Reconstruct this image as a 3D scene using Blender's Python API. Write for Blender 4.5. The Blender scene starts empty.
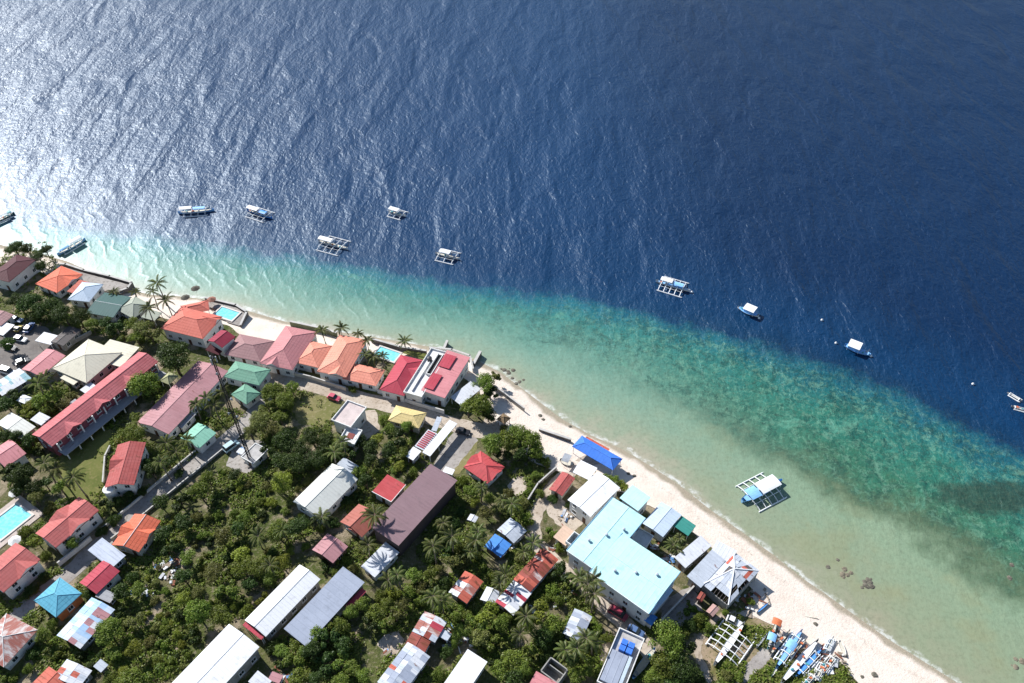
import bpy, math, random
import numpy as np
from mathutils import Vector, Matrix, noise as mnoise

random.seed(7); np.random.seed(7)
R = math.radians
SC = bpy.context.scene
COL = SC.collection

# ------------------------------------------------------------------ camera, world, sun, exposure
CAM_H, TILT, LENS = 170.0, R(46.0), 28.0
FPX = LENS / 36.0 * 1024.0
cam_d = bpy.data.cameras.new('camera'); cam = bpy.data.objects.new('camera', cam_d); COL.objects.link(cam)
cam_d.lens = LENS; cam_d.sensor_width = 36.0; cam_d.clip_start = 1.0; cam_d.clip_end = 30000.0
cam.location = (0, 0, CAM_H); cam.rotation_euler = (TILT, 0, 0)
SC.camera = cam

SUN_EL, SUN_AZ = 37.0, -46.0            # azimuth measured from +Y towards +X
w = bpy.data.worlds.new('World'); SC.world = w; w.use_nodes = True
wn = w.node_tree.nodes; wl = w.node_tree.links
for n in list(wn): wn.remove(n)
sky = wn.new('ShaderNodeTexSky'); sky.sky_type = 'NISHITA'; sky.sun_disc = False
sky.sun_elevation = R(SUN_EL); sky.sun_rotation = R(SUN_AZ); sky.altitude = 50
sky.air_density = 1.0; sky.dust_density = 0.25; sky.ozone_density = 1.5
bgn = wn.new('ShaderNodeBackground'); bgn.inputs['Strength'].default_value = 0.085
wo = wn.new('ShaderNodeOutputWorld')
wl.new(sky.outputs[0], bgn.inputs[0]); wl.new(bgn.outputs[0], wo.inputs[0])

sd = bpy.data.lights.new('sun', 'SUN'); sd.energy = 5.0; sd.angle = R(0.5); sd.color = (1.0, 0.985, 0.96)
so = bpy.data.objects.new('sun', sd); COL.objects.link(so)
sdir = Vector((math.sin(R(SUN_AZ)) * math.cos(R(SUN_EL)), math.cos(R(SUN_AZ)) * math.cos(R(SUN_EL)), math.sin(R(SUN_EL))))
so.rotation_euler = sdir.to_track_quat('Z', 'Y').to_euler(); so.location = (-200, 200, 300)

SC.view_settings.view_transform = 'Standard'; SC.view_settings.look = 'None'
SC.view_settings.exposure = 0.62; SC.view_settings.gamma = 1.0
SC.render.engine = 'CYCLES'
SC.cycles.max_bounces = 5; SC.cycles.diffuse_bounces = 3; SC.cycles.glossy_bounces = 2
SC.cycles.transparent_max_bounces = 6; SC.cycles.caustics_reflective = False; SC.cycles.caustics_refractive = False

# ------------------------------------------------------------------ where a spot of the survey photo lies on a level plane
LAND = 1.5
def U(px, py, z=LAND):
    u, v = px - 512.0, py - 341.5
    dn = FPX * math.cos(TILT) + v * math.sin(TILT)
    fw = FPX * math.sin(TILT) - v * math.cos(TILT)
    s = (CAM_H - z) / dn
    return Vector((u * s, fw * s))
def proj(x, y, z):
    d = Vector((x, y, z - CAM_H))
    dep = d.y * math.sin(TILT) - d.z * math.cos(TILT); up = d.y * math.cos(TILT) + d.z * math.sin(TILT)
    return 512 + d.x / dep * FPX, 341.5 - up / dep * FPX
def S(px, py, z=LAND):                       # metres per pixel (horizontal)
    v = py - 341.5
    return (CAM_H - z) / (FPX * math.cos(TILT) + v * math.sin(TILT))

# ------------------------------------------------------------------ coastline
SHORE_PX = [(-40,232),(0,246),(30,252),(65,262),(100,277),(130,291),(150,296),(175,297),(215,302),(250,313),(285,323),(330,332),(370,338),
            (400,343),(440,350),(475,361),(500,374),(530,397),(560,420),(590,437),(620,450),(650,468),(680,488),(710,512),(740,533),
            (770,555),(800,579),(830,600),(860,622),(890,643),(920,662),(950,681),(985,703),(1050,745)]
DROP_PX = [(-60,214),(0,222),(100,236),(200,248),(300,264),(400,284),(500,297),(600,309),(680,328),(740,340),(800,362),(860,392),(920,417),
           (970,440),(1024,462),(1100,498)]
def poly_w(pts, z=0.0):
    p = [U(a, b, z) for a, b in pts]
    d0 = (p[0] - p[2]).normalized(); d1 = (p[-1] - p[-3]).normalized()
    return np.array([tuple(p[0] + d0 * 9000)] + [tuple(q) for q in p] + [tuple(p[-1] + d1 * 9000)])
SHORE = poly_w(SHORE_PX); DROP = poly_w(DROP_PX)
def sdist(P, L):                             # + on the sea side of the line
    P = np.asarray(P, float)
    best = np.full(len(P), 1e18); sg = np.ones(len(P))
    for a, b in zip(L[:-1], L[1:]):
        ab = b - a; t = np.clip(((P - a) @ ab) / (ab @ ab), 0, 1)
        q = P - (a + t[:, None] * ab); d = (q * q).sum(1)
        c = ab[0] * (P[:, 1] - a[1]) - ab[1] * (P[:, 0] - a[0])
        m = d < best - 1e-9
        best[m] = d[m]; sg[m] = np.where(c[m] > 0, 1, -1)
    return np.sqrt(best) * sg
def terrain_z(P):
    d = -sdist(P, SHORE)
    z = np.where(d > 0, np.minimum(LAND, d * 0.15), np.maximum(-6.0, d * 0.12))
    return np.where(d < -150, -18.0, z)
def G(px, py):                               # the point of the ground seen there
    z = 0.8
    for _ in range(5):
        p = U(px, py, z); z = float(terrain_z([tuple(p)])[0]); z = max(z, 0.0)
    return Vector((p.x, p.y, z))

# ------------------------------------------------------------------ materials
def lin(c):
    c = c / 255.0
    return c / 12.92 if c <= 0.04045 else ((c + 0.055) / 1.055) ** 2.4
def C(r, g, b, k=0.8): return (lin(r) * k, lin(g) * k, lin(b) * k, 1)
class NT:
    def __init__(self, name):
        self.m = bpy.data.materials.new(name); self.m.use_nodes = True
        self.t = self.m.node_tree; self.n = self.t.nodes; self.l = self.t.links
        for x in list(self.n): self.n.remove(x)
        self.out = self.n.new('ShaderNodeOutputMaterial')
    def node(self, typ, **kw):
        x = self.n.new(typ)
        for k, v in kw.items(): setattr(x, k, v)
        return x
    def set(self, sock, v):
        if hasattr(v, 'links') or isinstance(v, bpy.types.NodeSocket): self.l.new(v, sock)
        else: sock.default_value = v
    def math(self, op, a, b=0.0, c=0.0, clamp=False):
        x = self.node('ShaderNodeMath', operation=op, use_clamp=clamp)
        self.set(x.inputs[0], a); self.set(x.inputs[1], b); self.set(x.inputs[2], c)
        return x.outputs[0]
    def mix(self, f, a, b, blend='MIX'):
        x = self.node('ShaderNodeMix', data_type='RGBA', blend_type=blend)
        self.set(x.inputs[0], f); self.set(x.inputs[6], a); self.set(x.inputs[7], b)
        return x.outputs[2]
    def mapr(self, v, a, b, c=0.0, d=1.0, smooth=True):
        x = self.node('ShaderNodeMapRange', interpolation_type='SMOOTHSTEP' if smooth else 'LINEAR')
        self.set(x.inputs[0], v); self.set(x.inputs[1], a); self.set(x.inputs[2], b); self.set(x.inputs[3], c); self.set(x.inputs[4], d)
        return x.outputs[0]
    def noise(self, vec, scale, detail=3.0, rough=0.55, dist=0.0):
        x = self.node('ShaderNodeTexNoise')
        if vec is not None: self.l.new(vec, x.inputs['Vector'])
        x.inputs['Scale'].default_value = scale; x.inputs['Detail'].default_value = detail
        x.inputs['Roughness'].default_value = rough; x.inputs['Distortion'].default_value = dist
        return x.outputs[0]
    def mapping(self, vec, scale=(1,1,1), rot=(0,0,0), loc=(0,0,0)):
        x = self.node('ShaderNodeMapping'); self.l.new(vec, x.inputs[0])
        x.inputs['Scale'].default_value = scale; x.inputs['Rotation'].default_value = rot; x.inputs['Location'].default_value = loc
        return x.outputs[0]
    def pos(self): return self.node('ShaderNodeNewGeometry').outputs['Position']
    def obj(self): return self.node('ShaderNodeTexCoord').outputs['Object']
    def uv(self): return self.node('ShaderNodeTexCoord').outputs['UV']
    def attr(self, name): return self.node('ShaderNodeAttribute', attribute_name=name).outputs['Fac']
    def ramp(self, v, stops):
        x = self.node('ShaderNodeValToRGB'); self.l.new(v, x.inputs[0]); e = x.color_ramp.elements
        while len(e) < len(stops): e.new(0.5)
        for el, (p, c) in zip(e, stops): el.position = p; el.color = c
        return x.outputs[0]
    def principled(self, col, rough=0.6, metal=0.0, spec=0.3, normal=None, **kw):
        x = self.node('ShaderNodeBsdfPrincipled')
        self.set(x.inputs['Base Color'], col); self.set(x.inputs['Roughness'], rough); self.set(x.inputs['Metallic'], metal)
        x.inputs['Specular IOR Level'].default_value = spec
        for k, v in kw.items(): self.set(x.inputs[k], v)
        if normal is not None: self.l.new(normal, x.inputs['Normal'])
        self.l.new(x.outputs[0], self.out.inputs[0]); return x
    def bump(self, h, strength=0.5, dist=0.1):
        x = self.node('ShaderNodeBump'); self.l.new(h, x.inputs['Height'])
        x.inputs['Strength'].default_value = strength; x.inputs['Distance'].default_value = dist
        return x.outputs[0]

_mc = {}; CAPS = {}
def M(name, col, rough=0.6, var=0.25, scale=0.6, dirt=0.25, metal=0.0, spec=0.3):
    """painted / plain surface with soft mottling and a little grime"""
    if name in _mc: return _mc[name]
    t = NT(name); p = t.pos()
    a = t.noise(p, scale, 4); b = t.noise(p, scale * 7, 3)
    c2 = tuple(x * (1 - var) for x in col[:3]) + (1,)
    k = t.mix(t.mapr(a, 0.35, 0.7), col, c2)
    k = t.mix(t.math('MULTIPLY', t.mapr(b, 0.52, 0.75), dirt), k, (0.12, 0.10, 0.085, 1))
    t.principled(k, rough, metal, spec)
    _mc[name] = t.m; return t.m

def ROOF(name, col, rust=0.0, fade=0.25, seam=0.9, rows=0.0, rustcol=None, gloss=0.62, streak=0.42, spec=0.14):
    """roof sheeting: UV is metres along the eave (u) and up the slope (v)"""
    if name in _mc: return _mc[name]
    t = NT(name); uv = t.uv(); p = t.pos()
    sep = t.node('ShaderNodeSeparateXYZ'); t.l.new(uv, sep.inputs[0]); u, v = sep.outputs[0], sep.outputs[1]
    # each sheet has aged a little differently
    wn_ = t.node('ShaderNodeTexWhiteNoise', noise_dimensions='2D')
    cmb = t.node('ShaderNodeCombineXYZ'); t.l.new(t.math('FLOOR', t.math('DIVIDE', u, seam)), cmb.inputs[0])
    t.l.new(t.math('FLOOR', t.math('DIVIDE', v, 3.1)), cmb.inputs[1]); t.l.new(cmb.outputs[0], wn_.inputs[0])
    g_ = .3*col[0] + .55*col[1] + .15*col[2]; col = tuple(x*.87 + (g_*1.1)*.13 for x in col[:3]) + (1,)
    light = tuple(min(0.86, x * 1.12 + 0.05) for x in col[:3]) + (1,)
    dark = tuple(x * 0.72 for x in col[:3]) + (1,)
    k = t.mix(t.math('MULTIPLY', wn_.outputs[0], fade), col, light)
    k = t.mix(t.math('MULTIPLY', t.mapr(t.noise(p, 0.22, 4), 0.38, 0.72), fade * 1.3), k, light)
    st = t.noise(t.mapping(uv, (1.7, 0.18, 1)), 1.0, 4)
    k = t.mix(t.math('MULTIPLY', t.mapr(st, 0.5, 0.72), streak), k, dark)
    k = t.mix(t.math('MULTIPLY', t.mapr(t.noise(p, 2.6, 3), 0.5, 0.78), 0.4), k, dark)
    k = t.mix(t.math('MULTIPLY', t.mapr(t.noise(p, 0.55, 5, .65), 0.53, 0.70), 0.5), k, tuple(x*.6+.03 for x in col[:3]) + (1,))
    if rust > 0:
        rc = rustcol or (0.16, 0.055, 0.03, 1)
        rn = t.noise(t.mapping(uv, (0.8, 0.28, 1)), 0.9, 5, 0.65)
        k = t.mix(t.math('MULTIPLY', t.mapr(rn, 0.66 - rust * 0.35, 0.74 - rust * 0.2), 0.9), k, rc)
    fr = t.math('FRACT', t.math('DIVIDE', u, seam))
    line = t.mapr(t.math('ABSOLUTE', t.math('SUBTRACT', fr, 0.5)), 0.42, 0.5)
    h = line
    k = t.mix(t.math('MULTIPLY', line, 0.22), k, dark)
    if rows > 0:
        fr2 = t.math('FRACT', t.math('DIVIDE', v, rows)); row = t.mapr(fr2, 0.0, 0.3, 1.0, 0.0)
        k = t.mix(t.math('MULTIPLY', row, 0.28), k, dark); h = t.math('SUBTRACT', h, row)
    t.principled(k, gloss, 0.0, spec, t.bump(h, 0.6, 0.05))
    _mc[name] = t.m; CAPS[name] = M(name + '_ridge', tuple(min(.8, x*1.2+.03) for x in col[:3]) + (1,), gloss+.1, .15); return t.m

# ------------------------------------------------------------------ mesh builder
class MB:
    def __init__(self): self.v = []; self.f = []; self.mi = []
    def add(self, vs, fs, mi=0):
        o = len(self.v); self.v += [tuple(x) for x in vs]
        for f in fs: self.f.append([o + i for i in f]); self.mi.append(mi)
    def box(self, c, s, rz=0.0, mi=0, top=1.0):
        x, y, z = s[0] / 2, s[1] / 2, s[2] / 2; ca, sa = math.cos(rz), math.sin(rz)
        vs = []
        for dz in (-1, 1):
            k = top if dz > 0 else 1.0
            for dx, dy in ((-1,-1),(1,-1),(1,1),(-1,1)):
                a, b = dx * x * k, dy * y * k
                vs.append((c[0] + a * ca - b * sa, c[1] + a * sa + b * ca, c[2] + dz * z))
        self.add(vs, [(3,2,1,0),(4,5,6,7),(0,1,5,4),(1,2,6,5),(2,3,7,6),(3,0,4,7)], mi)
    def tube(self, p0, p1, r0, r1=None, n=6, mi=0):
        r1 = r0 if r1 is None else r1
        a, b = Vector(p0), Vector(p1); d = (b - a).normalized()
        t = d.orthogonal().normalized(); s = d.cross(t)
        vs = []
        for q, r in ((a, r0), (b, r1)):
            for i in range(n):
                an = 2 * math.pi * i / n; vs.append(q + (t * math.cos(an) + s * math.sin(an)) * r)
        fs = [(i, (i + 1) % n, n + (i + 1) % n, n + i) for i in range(n)] + [tuple(range(n))[::-1], tuple(range(n, 2 * n))]
        self.add(vs, fs, mi)
    def loft(self, rings, close=True, mi=0, cap=True):
        n = len(rings[0]); vs = [p for r in rings for p in r]; fs = []
        for k in range(len(rings) - 1):
            for i in range(n if close else n - 1):
                j = (i + 1) % n; fs.append((k * n + i, k * n + j, (k + 1) * n + j, (k + 1) * n + i))
        if cap and close: fs += [tuple(range(n))[::-1], tuple(range((len(rings) - 1) * n, len(rings) * n))]
        self.add(vs, fs, mi)
    def lathe(self, c, prof, n=12, mi=0):
        self.loft([[(c[0] + r * math.cos(2 * math.pi * i / n), c[1] + r * math.sin(2 * math.pi * i / n), c[2] + z) for i in range(n)] for r, z in prof], True, mi)
    def mesh(self, name, mats, smooth=False):
        me = bpy.data.meshes.new(name); me.from_pydata(self.v, [], self.f)
        for m in (mats if isinstance(mats, (list, tuple)) else [mats]): me.materials.append(m)
        me.polygons.foreach_set('material_index', self.mi)
        if smooth: me.polygons.foreach_set('use_smooth', [True] * len(self.f))
        me.update()
        uvl = me.uv_layers.new(name='UVMap'); data = np.zeros(len(me.loops) * 2)
        for p in me.polygons:
            n = p.normal; h = Vector((-n.y, n.x, 0))
            h = h.normalized() if h.length > 1e-4 else Vector((1, 0, 0))
            s = n.cross(h)
            for li in p.loop_indices:
                co = me.vertices[me.loops[li].vertex_index].co
                data[2 * li] = co.dot(h); data[2 * li + 1] = co.dot(s)
        uvl.data.foreach_set('uv', data)
        return me
    def build(self, name, mats, parent=None, loc=(0,0,0), rz=0.0, smooth=False):
        o = bpy.data.objects.new(name, self.mesh(name, mats, smooth)); COL.objects.link(o)
        o.location = loc; o.rotation_euler = (0, 0, rz)
        if parent: o.parent = parent
        return o
def fast_mesh(name, V, n_per, mats, attrs=None, smooth=False):
    """V: (N*n_per,3) - N separate faces of n_per corners"""
    me = bpy.data.meshes.new(name); nv = len(V); nf = nv // n_per
    me.vertices.add(nv); me.vertices.foreach_set('co', np.asarray(V, np.float32).ravel())
    me.loops.add(nv); me.loops.foreach_set('vertex_index', np.arange(nv, dtype=np.int32))
    me.polygons.add(nf); me.polygons.foreach_set('loop_start', np.arange(0, nv, n_per, dtype=np.int32))
    try: me.polygons.foreach_set('loop_total', np.full(nf, n_per, np.int32))
    except Exception: pass
    for k, a in (attrs or {}).items():
        at = me.attributes.new(k, 'FLOAT', 'FACE'); at.data.foreach_set('value', np.asarray(a, np.float32))
    for m in (mats if isinstance(mats, (list, tuple)) else [mats]): me.materials.append(m)
    me.update(); me.validate(); return me
def empty(name, loc, rz=0.0, label=None, cat=None, group=None):
    o = bpy.data.objects.new(name, None); COL.objects.link(o); o.location = loc; o.rotation_euler = (0, 0, rz)
    o.empty_display_size = 0.5
    return tag(o, label, cat, group)
def tag(o, label=None, cat=None, group=None, kind=None):
    if label: o['label'] = label
    if cat: o['category'] = cat
    if group: o['group'] = group
    if kind: o['kind'] = kind
    return o

# ------------------------------------------------------------------ ground, sea, beach
def axis(lo, hi, step, far):
    a = list(np.arange(lo, hi + step / 2, step)); f = [1.6 ** k * 15 for k in range(1, 14)]
    return np.array([lo - x for x in f if x < far][::-1] + a + [hi + x for x in f if x < far])
def grid_obj(name, xs, ys, zf, mat, attrs):
    X, Y = np.meshgrid(xs, ys); P = np.stack([X.ravel(), Y.ravel()], 1); Z = zf(P)
    V = np.column_stack([P, Z]); nx, ny = len(xs), len(ys)
    i = np.arange(nx * ny).reshape(ny, nx)
    F = np.stack([i[:-1, :-1], i[:-1, 1:], i[1:, 1:], i[1:, :-1]], -1).reshape(-1, 4)
    me = bpy.data.meshes.new(name); me.from_pydata(V.tolist(), [], F.tolist()); me.materials.append(mat)
    me.polygons.foreach_set('use_smooth', [True] * len(F))
    for k, f in attrs.items():
        at = me.attributes.new(k, 'FLOAT', 'POINT'); at.data.foreach_set('value', np.asarray(f(P), np.float32))
    me.update(); o = bpy.data.objects.new(name, me); COL.objects.link(o); o['kind'] = 'structure'
    return o

# --- soil
t = NT('soil'); p = t.pos()
k = t.mix(t.mapr(t.noise(p, 0.09, 4), 0.4, 0.62), C(120, 112, 84), C(92, 100, 52))
k = t.mix(t.mapr(t.noise(p, 0.5, 4), 0.45, 0.7), k, C(72, 84, 40))
k = t.mix(t.mapr(t.noise(p, 0.16, 5), 0.52, 0.66), k, C(168, 152, 130))
k = t.mix(t.mapr(t.noise(p, 1.3, 5), 0.5, 0.75), k, C(150, 138, 118))
k = t.mix(t.math('MULTIPLY', t.mapr(t.noise(p, 4.0, 3), 0.45, 0.8), 0.5), k, C(60, 56, 40))
t.principled(k, 0.95, 0, 0.1, t.bump(t.noise(p, 2.5, 5), 0.8, 0.3)); SOIL = t.m
grid_obj('ground', axis(-330, 330, 3.0, 9000), axis(-10, 480, 3.0, 9000), terrain_z, SOIL, {})

# --- sea
REEF = U(992, 497, 0)
t = NT('sea_water'); p = t.pos()
T = t.attr('depth'); D = t.attr('offshore')
sx = t.node('ShaderNodeSeparateXYZ'); t.l.new(p, sx.inputs[0])
nb = t.noise(p, 0.022, 4, 0.6); nm = t.noise(p, 0.08, 5, 0.65); nf = t.noise(p, 0.35, 5, 0.7)
tt = t.math('ADD', T, t.math('MULTIPLY', t.math('SUBTRACT', nb, 0.5), 0.42))
tt = t.math('ADD', tt, t.math('MULTIPLY', t.math('SUBTRACT', nm, 0.5), 0.26))
tt = t.math('ADD', tt, t.math('MULTIPLY', t.math('SUBTRACT', nf, 0.5), 0.13))
tt = t.math('MULTIPLY', tt, 0.5)
DEEP = (0.0008, 0.0265, 0.080, 1)
east = t.ramp(tt, [(0.0, C(160, 156, 130)), (0.07, C(146, 156, 126)), (0.17, C(138, 160, 130)), (0.23, C(88, 110, 82)), (0.30, C(58, 114, 88)), (0.37, C(46, 118, 100)),
                   (0.44, C(34, 108, 106)), (0.495, C(16, 90, 106)), (0.55, C(6, 50, 82)), (0.66, DEEP), (1.0, (0.0004, 0.0155, 0.054, 1))])
west = t.ramp(tt, [(0.0, C(176, 170, 148)), (0.05, C(152, 164, 138)), (0.13, C(134, 162, 140)), (0.26, C(104, 150, 132)),
                   (0.40, C(60, 130, 122)), (0.49, C(26, 108, 122)), (0.55, C(8, 60, 96)), (0.66, DEEP), (1.0, (0.0009, 0.0275, 0.086, 1))])
body = t.mix(t.mapr(sx.outputs[0], 10.0, 95.0), west, east)
# reef: coral heads and sand holes on the shelf
shelf = t.math('MULTIPLY', t.mapr(tt, 0.2, 0.28), t.mapr(tt, 0.46, 0.54, 1.0, 0.0))
coral = t.math('ADD', t.math('MULTIPLY', t.mapr(t.noise(p, 0.15, 7, 0.82, 0.8), 0.49, 0.56), .6), t.math('MULTIPLY', t.mapr(t.noise(p, 0.55, 5, 0.7), 0.46, 0.62), .4))
body = t.mix(t.math('MULTIPLY', t.math('MULTIPLY', coral, shelf), t.mapr(sx.outputs[0], -60.0, 50.0, 0.2, 0.7)), body, C(24, 62, 56))
lite = t.mapr(t.noise(t.mapping(p, (1,1,1), loc=(7,3,0)), 0.42, 7, 0.84, .5), 0.50, 0.58)
body = t.mix(t.math('MULTIPLY', t.math('MULTIPLY', lite, shelf), t.mapr(sx.outputs[0], -20.0, 60.0, .1, .42)), body, C(122, 168, 140))
rk = t.math('LENGTH' if False else 'SQRT', t.math('ADD', t.math('POWER', t.math('DIVIDE', t.math('SUBTRACT', sx.outputs[0], REEF.x), 17.0), 2.0), t.math('POWER', t.math('DIVIDE', t.math('SUBTRACT', sx.outputs[1], REEF.y), 6.0), 2.0)))
rk = t.math('ADD', rk, t.math('MULTIPLY', t.math('SUBTRACT', t.noise(p, .16, 5, .7), .5), 1.2))
body = t.mix(t.mapr(rk, .6, 1.1, .8, 0.0), body, C(44, 66, 54))
hole = t.mapr(t.noise(t.mapping(p, (1, 1, 1), loc=(31, 17, 0)), 0.06, 5, 0.7, 0.4), 0.6, 0.68)
body = t.mix(t.math('MULTIPLY', t.math('MULTIPLY', hole, shelf), 0.5), body, C(104, 164, 138))
# coarse grit of the sea floor seen through the shallows
grit = t.mapr(t.noise(p, 0.9, 5, 0.7), 0.42, 0.72)
body = t.mix(t.math('MULTIPLY', t.math('MULTIPLY', grit, t.mapr(tt, 0.5, 0.6, 1.0, 0.0)), 0.28), body, C(92, 98, 74))
band = t.math('MULTIPLY', t.mapr(t.noise(p, 0.045, 4, 0.6), 0.48, 0.62), t.math('MULTIPLY', t.mapr(tt, 0.03, 0.07), t.mapr(tt, 0.18, 0.25, 1.0, 0.0)))
body = t.mix(t.math('MULTIPLY', t.math('MULTIPLY', band, t.mapr(sx.outputs[0], 20.0, 80.0)), 0.25), body, C(152, 140, 96))
# swash along the waterline
fo = t.math('ADD', D, t.math('MULTIPLY', t.math('SUBTRACT', t.noise(p, 0.11, 5, 0.7), 0.5), 7.0))
foam = t.math('MULTIPLY', t.math('MULTIPLY', t.mapr(fo, 0.1, 0.5), t.mapr(fo, 0.8, 2.2, 1.0, 0.0)), t.mapr(t.noise(p, 0.35, 5, .7), 0.42, 0.58))
body = t.mix(t.math('MULTIPLY', foam, 0.6), body, (0.72, 0.72, 0.69, 1))
# waves: a swell and two trains of wind chop, calmer close to the beach
def train(rot, sx_, sy_, sc, det=3.0, dist=0.4):
    return t.noise(t.mapping(p, (sx_, sy_, 1), (0, 0, rot)), sc, det, 0.55, dist)
w0 = train(R(14), 1.0, 0.34, 0.075, 2.0, 0.4)
w1 = train(R(-24), 1.0, 0.48, 0.33, 3.0, 0.6)
w2 = train(R(24), 1.0, 0.6, 0.75, 3.0, 0.5)
w3 = train(R(8), 1.0, 0.8, 1.3, 2.0, 0.3)
hgt = t.math('MULTIPLY', w0, 2.1)
hgt = t.math('ADD', hgt, t.math('MULTIPLY', w1, 0.42))
hgt = t.math('ADD', hgt, t.math('MULTIPLY', w2, 0.34))
hgt = t.math('ADD', hgt, t.math('MULTIPLY', w3, 0.14))
wv = t.node('ShaderNodeTexWave', wave_type='BANDS', bands_direction='X', wave_profile='SIN')
t.l.new(t.mapping(p, (1, 1, 1), (0, 0, R(-33))), wv.inputs['Vector']); wv.inputs['Scale'].default_value = .075; wv.inputs['Distortion'].default_value = 6.5
wv.inputs['Detail'].default_value = 3.0; wv.inputs['Detail Scale'].default_value = 1.1; wv.inputs['Detail Roughness'].default_value = .6
crest = t.math('POWER', wv.outputs['Fac'], 4.0)
hgt = t.math('MULTIPLY', hgt, t.mapr(D, 0.0, 75.0, 0.10, 1.0))
hgt = t.math('ADD', hgt, t.math('MULTIPLY', crest, t.math('MULTIPLY', t.math('MULTIPLY', t.mapr(t.noise(p, .07, 4, .6), .36, .62), t.mapr(D, 3.0, 9.0, 0.0, 0.06)), t.math('MULTIPLY', t.mapr(D, 20.0, 50.0, 1.0, 0.0), t.mapr(sx.outputs[0], 30.0, 75.0, 1.0, 0.08)))))
nrm = t.bump(hgt, 1.0, 1.0)
pr = t.principled(body, 0.425, 0, 0.72, nrm, IOR=1.333)
pr.inputs['Specular Tint'].default_value = (0.68, 0.85, 1.0, 1)
SEA = t.m
def depth_attr(P):
    a, b = sdist(P, SHORE), sdist(P, DROP)
    return np.where(b > 0, np.minimum(1 + b / 45.0, 2.0), np.where(a > 0, a / (a - np.minimum(b, -1e-3)), 0.0))
grid_obj('sea', axis(-330, 330, 2.2, 9000), axis(40, 480, 2.2, 9000), lambda P: np.zeros(len(P)), SEA,
         {'depth': depth_attr, 'offshore': lambda P: sdist(P, SHORE)})

# --- beach strip
def resample(pts, n):
    pts = np.asarray(pts, float); s = np.r_[0, np.cumsum(np.hypot(*np.diff(pts, axis=0).T))]
    q = np.linspace(0, s[-1], n); return np.column_stack([np.interp(q, s, pts[:, 0]), np.interp(q, s, pts[:, 1])])
def smooth(pts, it=2):
    pts = np.asarray(pts, float)
    for _ in range(it):
        a = pts[:-1] * .75 + pts[1:] * .25; b = pts[:-1] * .25 + pts[1:] * .75
        pts = np.vstack([pts[:1], np.stack([a, b], 1).reshape(-1, 2), pts[-1:]])
    return pts
t = NT('beach_sand'); p = t.pos(); d = t.attr('inland')
dry = t.mix(t.mapr(t.noise(p, 0.25, 5), 0.4, 0.7), C(234, 220, 206, .84), C(226, 210, 195, .84))
dry = t.mix(t.math('MULTIPLY', t.mapr(t.noise(p, 2.2, 5, .7), 0.5, 0.8), 0.25), dry, C(176, 158, 140))
trk = t.mapr(t.noise(t.mapping(p, (1, .22, 1), (0, 0, R(35))), .9, 5, .7), .56, .7)
dry = t.mix(t.math('MULTIPLY', trk, .2), dry, C(186, 168, 152))
wrack = t.math('MULTIPLY', t.mapr(t.math('ABSOLUTE', t.math('SUBTRACT', t.math('ADD', d, t.math('MULTIPLY', t.noise(p, .12, 3), 3.0)), 5.4)), 0.2, .8, 1.0, 0.0), t.mapr(t.noise(p, 1.1, 5, .7), .5, .62))
dry = t.mix(t.math('MULTIPLY', wrack, .22), dry, C(120, 104, 80))
wet = C(170, 158, 138)
k = t.mix(t.mapr(t.math('ADD', d, t.math('MULTIPLY', t.math('SUBTRACT', t.noise(p, 0.14, 4), .5), 5.0)), 0.2, 1.8, 1.0, 0.0), dry, wet)
t.principled(k, 0.9, 0, 0.15, t.bump(t.noise(p, 1.6, 6, .7), 0.7, 0.25)); SAND = t.m
INL_PX = [(-45,252),(0,262),(30,268),(65,282),(110,292),(140,312),(165,318),(200,318),(235,326),(243,340),(262,344),(285,338),(330,346),(380,356),(430,362),(462,372),
          (482,396),(496,420),(520,440),(532,462),(560,470),(590,474),(612,486),(640,500),(668,512),(690,532),(728,556),(756,590),(748,612),(772,622),
          (790,640),(818,648),(846,668),(868,690),(920,740),(985,800)]
inl = np.array([tuple(G(*q).xy) for q in INL_PX]); inl = resample(smooth(inl, 1), 260)
sho = np.array([tuple(U(a, b, 0)) for a, b in SHORE_PX]); sho = resample(smooth(sho, 1), 260)
NK = 14; V = []; F = []
for i in range(260):
    dv = (sho[i] - inl[i]); dv = dv / (np.hypot(*dv) + 1e-6)
    a = inl[i] - dv * (0.6 + 1.6 * mnoise.noise(Vector((i * .35, 3, 1)))); b = sho[i] + dv * 14
    for k in range(NK + 1): V.append(a + (b - a) * k / NK)
V = np.array(V); Z = terrain_z(V) + 0.07
for i in range(259):
    for k in range(NK):
        j = i * (NK + 1) + k; F.append((j, j + 1, j + NK + 2, j + NK + 1))
me = bpy.data.meshes.new('beach'); me.from_pydata(np.column_stack([V, Z]).tolist(), [], F); me.materials.append(SAND)
at = me.attributes.new('inland', 'FLOAT', 'POINT'); at.data.foreach_set('value', np.asarray(-sdist(V, SHORE), np.float32))
me.update()
ob = bpy.data.objects.new('beach', me); COL.objects.link(ob); ob['kind'] = 'structure'

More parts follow.
